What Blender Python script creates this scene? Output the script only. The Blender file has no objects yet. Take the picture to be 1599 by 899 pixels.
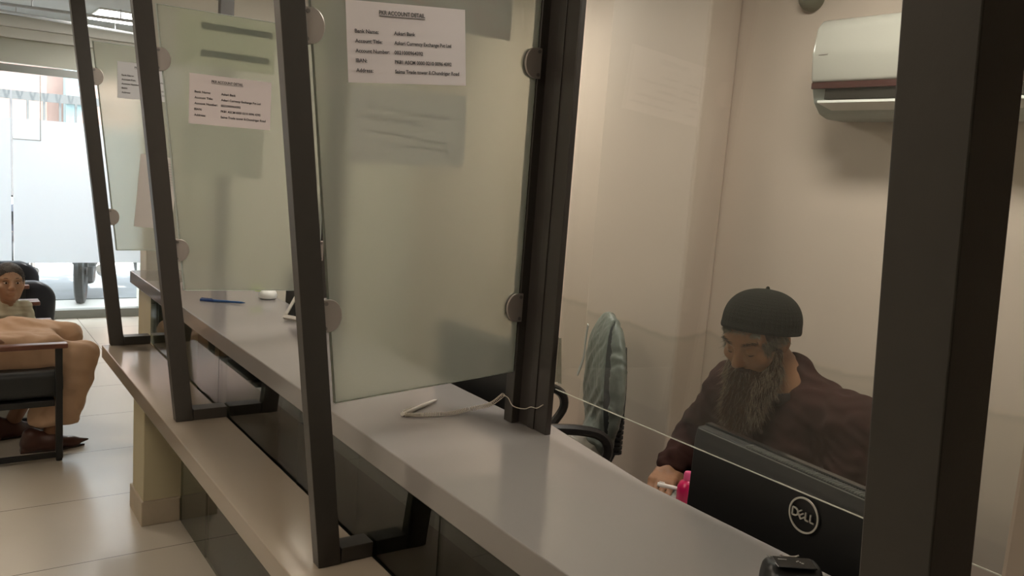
import bpy, bmesh, math, random
import numpy as np
from mathutils import Vector, Matrix

SC = bpy.context.scene
COL = SC.collection
random.seed(7)

# ---------------------------------------------------------------- camera
FX, YAW, PITCH, ROLL, EYE = 1303.78, 0.61921515, 0.1425107, 0.07483633, 1.57
cam_d = bpy.data.cameras.new('camera'); cam = bpy.data.objects.new('camera', cam_d); COL.objects.link(cam)
fw = Vector((math.sin(YAW)*math.cos(PITCH), math.cos(YAW)*math.cos(PITCH), -math.sin(PITCH)))
rt = fw.cross(Vector((0, 0, 1))).normalized(); up = rt.cross(fw)
r2 = rt*math.cos(ROLL)+up*math.sin(ROLL); u2 = up*math.cos(ROLL)-rt*math.sin(ROLL)
cam.matrix_world = Matrix(((r2.x, u2.x, -fw.x, 0), (r2.y, u2.y, -fw.y, 0), (r2.z, u2.z, -fw.z, EYE), (0, 0, 0, 1)))
cam_d.sensor_width = 36; cam_d.lens = FX/1599*36; cam_d.clip_start = 0.02; cam_d.clip_end = 200
SC.camera = cam

# ---------------------------------------------------------------- light and exposure
SC.view_settings.view_transform = 'Standard'; SC.view_settings.look = 'None'
SC.view_settings.gamma = 1; SC.view_settings.use_curve_mapping = False
SC.view_settings.exposure = 0.0
w = bpy.data.worlds.new('world'); SC.world = w; w.use_nodes = True
w.node_tree.nodes['Background'].inputs[0].default_value = (0.82, 0.92, 1.0, 1)
w.node_tree.nodes['Background'].inputs[1].default_value = 8.0
sd = bpy.data.lights.new('sun', 'SUN'); sd.energy = 13; sd.angle = 0.01; sd.color = (1, .96, .9)
sun = bpy.data.objects.new('sun', sd); COL.objects.link(sun)
sun.rotation_euler = (math.radians(28), math.radians(22), 0)
HALL_LAMP, HALL_NEAR_LAMP, TELLER_LAMP = 26.0, 14.5, 19.0      # emission of the ceiling light diffusers
cy = SC.cycles
cy.use_denoising = True
cy.max_bounces = 10; cy.diffuse_bounces = 4; cy.glossy_bounces = 4; cy.transmission_bounces = 8; cy.transparent_max_bounces = 12
cy.sample_clamp_indirect = 4; cy.blur_glossy = 0.5; cy.caustics_reflective = False

# ---------------------------------------------------------------- helpers
def off(o):
    v = Vector((0, 0, 0))
    while o is not None:
        v += o.location; o = o.parent
    return v

def obj(name, bm, m=None, parent=None, smooth=False):
    me = bpy.data.meshes.new(name)
    if isinstance(bm, bmesh.types.BMesh):
        bmesh.ops.recalc_face_normals(bm, faces=bm.faces[:])
        bm.to_mesh(me); bm.free()
    else:
        V, F = bm
        me.from_pydata([tuple(v) for v in V], [], [tuple(f) for f in F]); me.update()
    if m is not None:
        for k in (m if isinstance(m, (list, tuple)) else [m]): me.materials.append(k)
    if smooth:
        me.polygons.foreach_set('use_smooth', [True]*len(me.polygons))
        me.set_sharp_from_angle(angle=math.radians(38 if smooth is True else smooth))
    o = bpy.data.objects.new(name, me); COL.objects.link(o)
    if parent is not None:
        me.transform(Matrix.Translation(-off(parent))); o.parent = parent
    return o

def tag(o, label=None, cat=None, group=None, kind=None):
    if label: o['label'] = label
    if cat: o['category'] = cat
    if group: o['group'] = group
    if kind: o['kind'] = kind
    return o

def thing(name, label, cat, loc=(0, 0, 0), group=None):
    o = bpy.data.objects.new(name, None); COL.objects.link(o); o.location = loc; o.empty_display_size = .05
    return tag(o, label, cat, group)

def struct(name, bm, m, parent=None, smooth=False):
    o = obj(name, bm, m, parent, smooth)
    if parent is None: o['kind'] = 'structure'
    return o

def copy_tree(o, parent=None):
    c = o.copy(); COL.objects.link(c); c.parent = parent
    for ch in list(o.children): copy_tree(ch, c)
    return c

def B(): return bmesh.new()

def sub(bm, t):      # merge bmesh t into bm
    me = bpy.data.meshes.new('tmp'); t.to_mesh(me); t.free(); bm.from_mesh(me); bpy.data.meshes.remove(me); return bm

def hexa(bm, P, bevel=0.0, seg=2):
    """P: 8 points, bottom ring 0-3 and top ring 4-7"""
    t = bmesh.new(); v = [t.verts.new(p) for p in P]
    for f in ((3, 2, 1, 0), (4, 5, 6, 7), (0, 1, 5, 4), (1, 2, 6, 5), (2, 3, 7, 6), (3, 0, 4, 7)): t.faces.new([v[i] for i in f])
    if bevel > 0: bmesh.ops.bevel(t, geom=t.edges[:], offset=bevel, segments=seg, affect='EDGES', profile=.5, clamp_overlap=True)
    return sub(bm, t)

def box(bm, x0, x1, y0, y1, z0, z1, bevel=0.0, seg=2, M=None):
    P = [(x0, y0, z0), (x1, y0, z0), (x1, y1, z0), (x0, y1, z0), (x0, y0, z1), (x1, y0, z1), (x1, y1, z1), (x0, y1, z1)]
    if M is not None: P = [M @ Vector(p) for p in P]
    return hexa(bm, P, bevel, seg)

def prism(bm, pts, axis, a, b, bevel=0.0, seg=2):
    """pts: 2D outline in the plane across axis ('x','y','z'); extruded from a to b"""
    t = bmesh.new()
    def mk(p, c): return {'x': (c, p[0], p[1]), 'y': (p[0], c, p[1]), 'z': (p[0], p[1], c)}[axis]
    lo = [t.verts.new(mk(p, a)) for p in pts]; hi = [t.verts.new(mk(p, b)) for p in pts]
    n = len(pts)
    t.faces.new(lo[::-1]); t.faces.new(hi)
    for i in range(n): t.faces.new((lo[i], lo[(i+1) % n], hi[(i+1) % n], hi[i]))
    bmesh.ops.recalc_face_normals(t, faces=t.faces[:])
    if bevel > 0: bmesh.ops.bevel(t, geom=t.edges[:], offset=bevel, segments=seg, affect='EDGES', profile=.5, clamp_overlap=True)
    return sub(bm, t)

def tube(bm, pts, r, n=8, cap=True, flat=None):
    """tube along pts; r a number or a list; flat=(axis vector, factor) squashes it"""
    P = [Vector(p) for p in pts]; k = len(P)
    R = list(r) if isinstance(r, (list, tuple)) else [r]*k
    T = [(P[min(i+1, k-1)]-P[max(i-1, 0)]).normalized() for i in range(k)]
    a = T[0].orthogonal().normalized(); rings = []
    for i in range(k):
        a = (a - T[i]*a.dot(T[i]))
        a = a.normalized() if a.length > 1e-6 else T[i].orthogonal().normalized()
        b = T[i].cross(a); ring = []
        for j in range(n):
            d = (a*math.cos(2*math.pi*j/n)+b*math.sin(2*math.pi*j/n))*R[i]
            if flat: ax = Vector(flat[0]).normalized(); d = d - ax*d.dot(ax)*(1-flat[1])
            ring.append(bm.verts.new(P[i]+d))
        rings.append(ring)
    for i in range(k-1):
        for j in range(n): bm.faces.new((rings[i][j], rings[i][(j+1) % n], rings[i+1][(j+1) % n], rings[i+1][j]))
    if cap: bm.faces.new(rings[0][::-1]); bm.faces.new(rings[-1])
    return bm

def lathe(bm, prof, c, axis='z', n=32, sx=1, sy=1):
    rings = []
    for r, h in prof:
        ring = []
        for j in range(n):
            x, y = r*math.cos(2*math.pi*j/n)*sx, r*math.sin(2*math.pi*j/n)*sy
            p = {'z': (x, y, h), 'y': (x, h, y), 'x': (h, x, y)}[axis]
            ring.append(bm.verts.new((c[0]+p[0], c[1]+p[1], c[2]+p[2])))
        rings.append(ring)
    for i in range(len(rings)-1):
        for j in range(n): bm.faces.new((rings[i][j], rings[i][(j+1) % n], rings[i+1][(j+1) % n], rings[i+1][j]))
    bm.faces.new(rings[0][::-1]); bm.faces.new(rings[-1])
    return bm

def spline(pts, n=8):
    P = [Vector(p) for p in pts]; out = []
    for i in range(len(P)-1):
        p0, p1, p2, p3 = P[max(i-1, 0)], P[i], P[i+1], P[min(i+2, len(P)-1)]
        for j in range(n):
            t = j/n
            out.append(.5*((2*p1)+(p2-p0)*t+(2*p0-5*p1+4*p2-p3)*t*t+(3*p1-p0-3*p2+p3)*t**3))
    out.append(P[-1]); return out

def text_mesh(s, M, width=None, height=None, size=.01, bold=0.0):
    """text as a mesh in the XY plane of M, left/baseline at its origin, fitted to width"""
    cu = bpy.data.curves.new('t', 'FONT'); cu.body = s; cu.size = 1; cu.extrude = 0; cu.offset = bold; cu.resolution_u = 3
    o = bpy.data.objects.new('t', cu); COL.objects.link(o)
    dg = bpy.context.evaluated_depsgraph_get(); dg.update()
    me = bpy.data.meshes.new_from_object(o.evaluated_get(dg))
    bpy.data.objects.remove(o); bpy.data.curves.remove(cu)
    xs = [v.co.x for v in me.vertices]; x0, x1 = min(xs), max(xs)
    sx = width/(x1-x0) if width else size
    sy = height/0.7 if height else sx
    me.transform(M @ Matrix.Diagonal((sx, sy, 1, 1)) @ Matrix.Translation((-x0, 0, 0)))
    return me

# ---------------------------------------------------------------- materials
def mat(name, col, rough=.5, metal=0.0, var=0.0, scale=8.0, bump=0.0, bscale=60.0, spec=.5, sheen=0.0, coat=0.0, stretch=None, **kw):
    m = bpy.data.materials.new(name); m.use_nodes = True; nt = m.node_tree; N = nt.nodes; L = nt.links
    b = N['Principled BSDF']
    b.inputs['Base Color'].default_value = (*col, 1); b.inputs['Roughness'].default_value = rough
    b.inputs['Metallic'].default_value = metal; b.inputs['Specular IOR Level'].default_value = spec
    if sheen: b.inputs['Sheen Weight'].default_value = sheen
    if coat: b.inputs['Coat Weight'].default_value = coat; b.inputs['Coat Roughness'].default_value = .05
    tc = N.new('ShaderNodeTexCoord'); mp = N.new('ShaderNodeMapping'); L.new(tc.outputs['Object'], mp.inputs[0])
    if stretch: mp.inputs['Scale'].default_value = stretch
    nz = N.new('ShaderNodeTexNoise'); nz.inputs['Scale'].default_value = scale; nz.inputs['Detail'].default_value = 5
    L.new(mp.outputs[0], nz.inputs['Vector'])
    if var:
        r = N.new('ShaderNodeMix'); r.data_type = 'RGBA'
        r.inputs[6].default_value = (*[max(0, c*(1-var)) for c in col], 1); r.inputs[7].default_value = (*[min(1, c*(1+var)) for c in col], 1)
        L.new(nz.outputs['Fac'], r.inputs[0]); L.new(r.outputs[2], b.inputs['Base Color'])
    if bump:
        n2 = N.new('ShaderNodeTexNoise'); n2.inputs['Scale'].default_value = bscale; n2.inputs['Detail'].default_value = 4
        L.new(mp.outputs[0], n2.inputs['Vector'])
        bp = N.new('ShaderNodeBump'); bp.inputs['Strength'].default_value = bump; bp.inputs['Distance'].default_value = .004
        L.new(n2.outputs['Fac'], bp.inputs['Height']); L.new(bp.outputs[0], b.inputs['Normal'])
    return m

def schlick(nt, f0=.04):
    N = nt.nodes; L = nt.links
    lw = N.new('ShaderNodeLayerWeight'); lw.inputs[0].default_value = .5
    p = N.new('ShaderNodeMath'); p.operation = 'POWER'; p.inputs[1].default_value = 5; L.new(lw.outputs['Facing'], p.inputs[0])
    a = N.new('ShaderNodeMath'); a.operation = 'MULTIPLY_ADD'; a.inputs[1].default_value = 1-f0; a.inputs[2].default_value = f0; L.new(p.outputs[0], a.inputs[0])
    return a

def clear_glass(name, tint=(.96, .98, .97), refl=1.0):
    m = bpy.data.materials.new(name); m.use_nodes = True; nt = m.node_tree; N = nt.nodes; L = nt.links
    N.remove(N['Principled BSDF']); out = N['Material Output']
    tr = N.new('ShaderNodeBsdfTransparent'); tr.inputs[0].default_value = (*tint, 1)
    gl = N.new('ShaderNodeBsdfGlossy'); gl.inputs['Roughness'].default_value = .02; gl.inputs[0].default_value = (refl, refl, refl, 1)
    fr = schlick(nt)
    mx = N.new('ShaderNodeMixShader'); L.new(fr.outputs[0], mx.inputs[0]); L.new(tr.outputs[0], mx.inputs[1]); L.new(gl.outputs[0], mx.inputs[2])
    L.new(mx.outputs[0], out.inputs[0]); return m

def frosted(name, col, rough=.35, trans=.35):
    m = bpy.data.materials.new(name); m.use_nodes = True; nt = m.node_tree; N = nt.nodes; L = nt.links
    N.remove(N['Principled BSDF']); out = N['Material Output']
    rf = N.new('ShaderNodeBsdfRefraction'); rf.inputs[0].default_value = (*col, 1); rf.inputs['Roughness'].default_value = rough; rf.inputs['IOR'].default_value = 1.3
    tl = N.new('ShaderNodeBsdfTranslucent'); tl.inputs[0].default_value = (*col, 1)
    df = N.new('ShaderNodeBsdfDiffuse'); df.inputs[0].default_value = (*col, 1)
    gl = N.new('ShaderNodeBsdfGlossy'); gl.inputs['Roughness'].default_value = .08; gl.inputs[0].default_value = (1, 1, 1, 1)
    m0 = N.new('ShaderNodeMixShader'); m0.inputs[0].default_value = .5; L.new(tl.outputs[0], m0.inputs[1]); L.new(df.outputs[0], m0.inputs[2])
    m1 = N.new('ShaderNodeMixShader'); m1.inputs[0].default_value = trans; L.new(rf.outputs[0], m1.inputs[1]); L.new(m0.outputs[0], m1.inputs[2])
    fr = schlick(nt)
    m2 = N.new('ShaderNodeMixShader'); L.new(fr.outputs[0], m2.inputs[0]); L.new(m1.outputs[0], m2.inputs[1]); L.new(gl.outputs[0], m2.inputs[2])
    L.new(m2.outputs[0], out.inputs[0]); return m

def emis(name, col, s):
    m = bpy.data.materials.new(name); m.use_nodes = True; nt = m.node_tree; N = nt.nodes
    N.remove(N['Principled BSDF']); e = N.new('ShaderNodeEmission'); e.inputs[0].default_value = (*col, 1); e.inputs[1].default_value = s
    nt.links.new(e.outputs[0], N['Material Output'].inputs[0]); return m

def tiles(name, col, grout, sizes, ox, oy, rough=.25):
    m = mat(name, col, rough, var=.06, scale=1.2, spec=.5); nt = m.node_tree; N = nt.nodes; L = nt.links; b = N['Principled BSDF']
    src = b.inputs['Base Color'].links[0].from_socket
    geo = N.new('ShaderNodeNewGeometry'); sp = N.new('ShaderNodeSeparateXYZ'); L.new(geo.outputs['Position'], sp.inputs[0])
    last = None
    for k, o in ((0, ox), (1, oy)):
        size = sizes[k]
        a = N.new('ShaderNodeMath'); a.operation = 'SUBTRACT'; a.inputs[1].default_value = o; L.new(sp.outputs[k], a.inputs[0])
        d = N.new('ShaderNodeMath'); d.operation = 'PINGPONG'; d.inputs[1].default_value = size/2; L.new(a.outputs[0], d.inputs[0])
        c = N.new('ShaderNodeMath'); c.operation = 'LESS_THAN'; c.inputs[1].default_value = .0022; L.new(d.outputs[0], c.inputs[0])
        if last is None: last = c
        else:
            mx = N.new('ShaderNodeMath'); mx.operation = 'MAXIMUM'; L.new(last.outputs[0], mx.inputs[0]); L.new(c.outputs[0], mx.inputs[1]); last = mx
    r = N.new('ShaderNodeMix'); r.data_type = 'RGBA'; r.inputs[7].default_value = (*grout, 1)
    L.new(last.outputs[0], r.inputs[0]); L.new(src, r.inputs[6]); L.new(r.outputs[2], b.inputs['Base Color'])
    return m

M = {}
M['wall'] = mat('painted_wall', (.60, .50, .42), .75, var=.05, scale=2.5, bump=.05, bscale=90)
M['hall_wall'] = mat('hall_wall', (.62, .60, .53), .7, var=.04, scale=3)
M['ceiling'] = mat('ceiling_board', (.55, .57, .57), .8, var=.04, scale=20)
M['floor'] = tiles('floor_tiles', (.62, .56, .48), (.20, .18, .15), (1.2, .61), 1.07, .207)
M['counter'] = mat('counter_laminate', (.265, .245, .235), .13, var=.03, scale=6, spec=.55)
M['shelf'] = mat('shelf_laminate', (.34, .28, .22), .13, var=.03, scale=6, spec=.55)
M['edge'] = mat('counter_edge', (.34, .29, .25), .2, var=.05, scale=5)
M['frame'] = mat('brown_powder_coat', (.050, .044, .038), .42, var=.12, scale=30, bump=.03, bscale=300)
M['partition'] = mat('dark_partition_post', (.045, .038, .034), .35, var=.1, scale=30)
M['clear'] = clear_glass('clear_glass')
M['riser'] = clear_glass('grey_tinted_glass', (.58, .62, .58))
M['frost'] = frosted('frosted_glass', (.87, .885, .83), .22, .30)
M['glass_edge'] = mat('polished_glass_edge', (.74, .82, .76), .15, spec=.9)
M['chrome'] = mat('chrome', (.50, .45, .42), .3, metal=.55)
M['screw'] = mat('screw_steel', (.30, .28, .27), .35, metal=1.0)
M['paper'] = mat('notice_paper', (.74, .66, .66), .8, var=.02, scale=3)
M['paper_backlit'] = mat('taped_sheet', (.60, .60, .62), .8, var=.03, scale=3)
M['ink'] = mat('black_ink', (.05, .045, .05), .7)
M['ink_pale'] = mat('pale_grey_ink', (.36, .36, .37), .8)
M['ink_red'] = mat('red_ink', (.50, .10, .08), .7)
M['green_bar'] = mat('green_grey_ink', (.26, .33, .29), .7)
M['column'] = mat('cream_support_paint', (.52, .46, .31), .55, var=.06, scale=4)
M['cabinet'] = mat('dark_green_board', (.018, .024, .022), .4, var=.2, scale=3)
M['black'] = mat('black_plastic', (.012, .012, .012), .42)
M['blackg'] = mat('black_gloss', (.010, .010, .011), .16)
M['white'] = mat('white_plastic', (.80, .79, .75), .3)
M['steel_dark'] = mat('black_painted_steel', (.014, .014, .014), .4)

def thin_paper(name, col, tr=.6):
    m = bpy.data.materials.new(name); m.use_nodes = True; nt = m.node_tree; N = nt.nodes
    N.remove(N['Principled BSDF']); d = N.new('ShaderNodeBsdfDiffuse'); t = N.new('ShaderNodeBsdfTranslucent'); x = N.new('ShaderNodeMixShader')
    for q in (d, t): q.inputs[0].default_value = (*col, 1)
    x.inputs[0].default_value = tr; nt.links.new(d.outputs[0], x.inputs[1]); nt.links.new(t.outputs[0], x.inputs[2]); nt.links.new(x.outputs[0], N['Material Output'].inputs[0]); return m
# ================================================================ the room
Z_CEIL, X_WALL, Y_FRONT, X_LEFT, Y_BACK = 2.47, 2.5, 8.0, -0.9, -1.6
b = B(); box(b, X_LEFT-.1, 3.2, Y_BACK-.1, Y_FRONT+.05, -.1, 0); struct('floor', b, M['floor'])
b = B(); box(b, X_LEFT-.1, 3.2, Y_BACK-.1, Y_FRONT+.15, Z_CEIL, Z_CEIL+.1); struct('ceiling', b, M['ceiling'])
b = B(); box(b, X_LEFT-.1, X_LEFT, Y_BACK, Y_FRONT, 0, Z_CEIL); struct('wall_left', b, M['hall_wall'])
b = B(); box(b, X_LEFT-.1, 3.2, Y_BACK-.1, Y_BACK, 0, Z_CEIL); struct('wall_back', b, M['hall_wall'])

def wall_mat():     # teller-room wall: paint with a faint dirty tide line and smudges
    m = mat('teller_wall_paint', (.60, .50, .42), .6, var=.05, scale=2.0, bump=.04, bscale=80)
    nt = m.node_tree; N = nt.nodes; L = nt.links; bb = N['Principled BSDF']; src = bb.inputs['Base Color'].links[0].from_socket
    geo = N.new('ShaderNodeNewGeometry'); sp = N.new('ShaderNodeSeparateXYZ'); L.new(geo.outputs['Position'], sp.inputs[0])
    nz = N.new('ShaderNodeTexNoise'); nz.inputs['Scale'].default_value = 5; nz.inputs['Detail'].default_value = 6; L.new(geo.outputs['Position'], nz.inputs['Vector'])
    ma = N.new('ShaderNodeMath'); ma.operation = 'MULTIPLY_ADD'; ma.inputs[1].default_value = .07; ma.inputs[2].default_value = -.035; L.new(nz.outputs['Fac'], ma.inputs[0])
    ad = N.new('ShaderNodeMath'); ad.operation = 'ADD'; L.new(sp.outputs[2], ad.inputs[0]); L.new(ma.outputs[0], ad.inputs[1])
    cr = N.new('ShaderNodeValToRGB'); e = cr.color_ramp.elements
    e[0].position = .0; e[0].color = (.86, .86, .86, 1); e[1].position = 1; e[1].color = (1, 1, 1, 1)
    for p, c in ((.955, .90), (.978, .80), (.990, 1.0)):
        q = e.new(p); q.color = (c, c, c*.97, 1)
    L.new(ad.outputs[0], cr.inputs[0])
    mx = N.new('ShaderNodeMix'); mx.data_type = 'RGBA'; mx.blend_type = 'MULTIPLY'; mx.inputs[0].default_value = 1
    L.new(src, mx.inputs[6]); L.new(cr.outputs[0], mx.inputs[7]); L.new(mx.outputs[2], bb.inputs['Base Color']); return m
M['twall'] = wall_mat()
b = B(); box(b, X_WALL, X_WALL+.1, Y_BACK, 4.65, 0, Z_CEIL); struct('wall_right', b, M['twall'])
b = B(); box(b, 2.33, X_WALL, 2.17, 2.71, 0, Z_CEIL, .012, 3); struct('wall_column', b, M['twall'])   # boxed-out column
b = B(); box(b, .95, X_WALL+.1, 4.65, 4.80, 0, Z_CEIL, .006); struct('wall_far', b, M['hall_wall'])
b = B(); box(b, 1.29, X_WALL, -.16, -.001, 0, Z_CEIL); struct('wall_near', b, M['wall'])
b = B(); box(b, 1.285, 1.52, .0, .515, 0, Z_CEIL, .008, 2); struct('wall_pier', b, mat('pier_paint', (.46, .38, .31), .65, var=.06, scale=3))
b = B(); box(b, 3.1, 3.2, 4.8, Y_FRONT, 0, Z_CEIL); box(b, 2.5, 3.2, 4.66, 4.8, 0, Z_CEIL); struct('wall_side', b, M['hall_wall'])

# shop front: header wall, beam, bulkhead and glazing
b = B(); box(b, X_LEFT, 3.2, Y_FRONT, Y_FRONT+.15, 2.11, Z_CEIL); struct('wall_front', b, mat('front_header', (.40, .39, .32), .7, var=.05, scale=3))
b = B(); box(b, X_LEFT, 3.1, Y_FRONT-.10, Y_FRONT, 2.38, Z_CEIL, .004); box(b, X_LEFT, 3.1, Y_FRONT-.05, Y_FRONT, 2.30, 2.38, .004)
struct('trim_1', b, mat('cornice', (.60, .58, .52), .6))
b = B(); box(b, 1.585, 3.2, Y_FRONT, Y_FRONT+.15, 0, 2.11); struct('wall_front_right', b, M['hall_wall'])
b = B(); box(b, X_LEFT, 1.585, Y_FRONT-.03, Y_FRONT+.03, 2.035, 2.095)
box(b, X_LEFT, 1.585, Y_FRONT-.04, Y_FRONT+.05, .0, .075, .004)
struct('window_frame', b, mat('grey_aluminium', (.22, .22, .20), .45, metal=.3)); bpy.data.objects['window_frame'].name = 'trim_2'
b = B(); box(b, X_LEFT, .590, Y_FRONT-.005, Y_FRONT+.005, .075, 2.035); window1 = struct('window_1', b, M['clear'])
b = B(); box(b, .604, 1.585, Y_FRONT-.005, Y_FRONT+.005, .075, 2.035); window2 = struct('window_2', b, M['clear'])
film = frosted('white_privacy_film', (.94, .97, 1.0), .6, .85)
b = B(); box(b, X_LEFT, .590, Y_FRONT-.012, Y_FRONT-.007, .483, 1.67); obj('privacy_film', b, film, window1)
b = B(); box(b, .604, 1.585, Y_FRONT-.012, Y_FRONT-.007, .483, 1.67); obj('privacy_film', b, film, window2)
# pull handle rails on the left pane
b = B(); box(b, .80, .806, Y_FRONT-.02, Y_FRONT-.014, 1.50, 2.03); box(b, .60, .806, Y_FRONT-.02, Y_FRONT-.014, 1.50, 1.506)
struct('trim_3', b, mat('thin_glass_bead', (.45, .45, .43), .4))

# outside
b = B(); box(b, -12, 14, Y_FRONT+.05, 24, -.12, -.02); struct('ground', b, mat('sunlit_paving', (.55, .53, .50), .85, var=.15, scale=.8))
b = B(); box(b, -12, 14, 9.0, 11.2, -.019, -.010); struct('ground_shade_strip', b, mat('shaded_ground_grey', (.20, .21, .22), .9, var=.35, scale=2.5))  # dark strip on the paving: shade and motorbike clutter put into its colour
M['brick'] = mat('pink_plaster', (.36, .235, .20), .8, var=.1, scale=2)
bd = thing('street_building', 'pinkish building with a long railing across the street', 'building', (2, 14, 0))
b = B(); box(b, -6, 10, 14, 15, -.02, 4.2); obj('wall', b, M['brick'], bd)
b = B(); box(b, 1.70, 1.90, 13.7, 13.99, 0, 4); obj('pillar', b, mat('pale_blue_pillar', (.30, .40, .42), .7), bd)
b = B()
box(b, -4, 8, 13.6, 13.66, 2.0, 2.12)
for i in range(60): box(b, -4+i*.2, -3.97+i*.2, 13.6, 13.63, .2, 2.0)
obj('railing', b, mat('railing_grey', (.09, .09, .09), .6), bd)
b = B()
tube(b, [(.35+i*.02+.07*math.cos(i*.8), 13.3, 2.62+.16*math.sin(i*.8)) for i in range(90)], .012, 6)
wr = obj('wire_coil', b, M['white']); tag(wr, 'coiled white wire running along the top of the street railing', 'wire')

def motorbike(x, y, rz, label, paint):
    T = Matrix.Translation((x, y, -.02)) @ Matrix.Rotation(rz, 4, 'Z')
    t = thing('motorcycle', label, 'motorcycle', (x, y, -.02), 'motorcycles parked outside')
    def P(a): return [T @ Vector(p) for p in a]
    for nm, cx in (('wheel', -.62), ('wheel', .62)):
        b = B(); tube(b, P([(cx+.28*math.cos(a), 0, .30+.28*math.sin(a)) for a in np.linspace(0, 2*math.pi, 25)]), .045, 8, cap=False)
        for k in range(8):
            a = k*math.pi/4; tube(b, P([(cx, 0, .30), (cx+.27*math.cos(a), 0, .30+.27*math.sin(a))]), .006, 4)
        tube(b, P([(cx, -.05, .30), (cx, .05, .30)]), .04, 10); obj('wheel', b, M['black'], t, True)
    b = B(); tube(b, P(spline([(.30, 0, .62), (.15, 0, .80), (-.05, 0, .82), (-.2, 0, .74)], 5)), [.05]*2+[.13]*11+[.05]*3, 10, flat=None); obj('fuel_tank', b, paint, t, True)
    b = B(); tube(b, P(spline([(-.15, 0, .76), (-.45, 0, .78), (-.8, 0, .84)], 6)), .10, 10, flat=((0, 0, 1), .45)); obj('seat', b, M['black'], t, True)
    b = B(); tube(b, P([(.62, .07, .30), (.38, .07, .92)]), .025, 8); tube(b, P([(.62, -.07, .30), (.38, -.07, .92)]), .025, 8); obj('fork', b, M['chrome'], t)
    b = B(); tube(b, P(spline([(.25, -.34, 1.02), (.36, -.2, 1.0), (.40, 0, .94), (.36, .2, 1.0), (.25, .34, 1.02)], 5)), .016, 8); obj('handlebar', b, M['black'], t)
    b = B(); lathe(b, [(.01, -.07), (.07, -.05), (.09, .0), (.085, .04)], (0, 0, 0), 'x', 16); b.transform(T @ Matrix.Translation((.50, 0, .86))); obj('headlight', b, M['white'], t, True)
    b = B(); box(b, -.22, .22, -.12, .12, .28, .60, .05, 3, T); obj('engine', b, mat('engine_alloy', (.25, .25, .25), .4, metal=.8), t, True)
    b = B(); tube(b, P(spline([(.15, -.14, .3), (-.3, -.16, .25), (-.85, -.18, .36)], 5)), [.02]*5+[.04]*6, 10); obj('exhaust_pipe', b, M['chrome'], t, True)
    return t
motorbike(.72, 9.35, 1.45, 'dark motorcycle parked outside, seen just right of the small boy', mat('bike_dark', (.16, .18, .22), .3))
motorbike(2.14, 9.45, 1.72, 'silver motorcycle parked outside below the frosted band, nearer the counter', mat('bike_silver', (.4, .4, .42), .3))
motorbike(1.36, 9.50, 1.36, 'grey motorcycle parked outside between the dark and the silver one', mat('bike_grey', (.2, .2, .22), .3))

# ================================================================ ceiling lights
def ceiling_light(x, y, sx, sy, s, label, col=(1, .93, .82)):
    t = thing('ceiling_light', label, 'ceiling light', (x, y, Z_CEIL-.0), 'recessed ceiling light panels')
    b = B(); box(b, x-sx/2-.02, x+sx/2+.02, y-sy/2-.02, y+sy/2+.02, Z_CEIL-.012, Z_CEIL-.001, .003); obj('frame', b, M['white'], t)
    b = B(); box(b, x-sx/2, x+sx/2, y-sy/2, y+sy/2, Z_CEIL-.016, Z_CEIL-.0125); obj('diffuser', b, emis('lamp_diffuser', col, s), t)
    return t
ceiling_light(1.36, 7.02, .60, .60, HALL_LAMP, 'square glowing ceiling panel near the shop front', (1, .98, .94))
ceiling_light(-.15, 5.2, .60, .60, HALL_NEAR_LAMP, 'square ceiling panel above the waiting chairs', (1, .86, .70))
ceiling_light(-.15, 1.6, .60, .60, HALL_NEAR_LAMP, 'square ceiling panel above the customer side of the counter', (1, .86, .70))
ceiling_light(1.75, 3.35, .60, .60, TELLER_LAMP, 'square ceiling panel above the far end of the teller room')
ceiling_light(1.70, 1.25, .20, .60, TELLER_LAMP*2.3, 'narrow ceiling tube light above the bearded man')
# exposed conduits under the hall ceiling
for (a, c, lab) in (((.45, 6.75, 2.40), (1.35, 6.62, 2.40), 'thin grey conduit under the ceiling, nearer the camera'), ((.35, 7.2, 2.41), (1.5, 7.5, 2.41), 'thin grey conduit under the ceiling beside the glowing panel')):
    b = B(); tube(b, [a, c], .012, 10)
    for k in (.2, .8):
        p = Vector(a).lerp(Vector(c), k); tube(b, [p, p+Vector((0, 0, Z_CEIL-.001-p.z))], .005, 6)
    tag(obj('ceiling_conduit', b, mat('conduit', (.5, .5, .5), .35, metal=.6)), lab, 'conduit')

# ================================================================ counter, shelf, front
ZS, ZC = .62, .905
b = B()
prism(b, [(.871, -1.2), (1.292, -1.2), (1.292, 1.257), (1.357, 1.705), (1.357, 1.76), (1.312, 1.76), (1.312, 4.59), (.860, 4.59)], 'z', ZC-.062, ZC, .003, 2)
ct = obj('upper_counter', b, M['counter']); tag(ct, 'long glossy grey upper counter top running between tellers and customers', 'counter')
b = B(); box(b, .662, .868, -1.2, 4.16, ZS-.06, ZS, .003, 2)
sh = obj('customer_shelf', b, M['shelf']); tag(sh, 'lower grey ledge on the customer side, below the upper counter', 'shelf')
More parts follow.
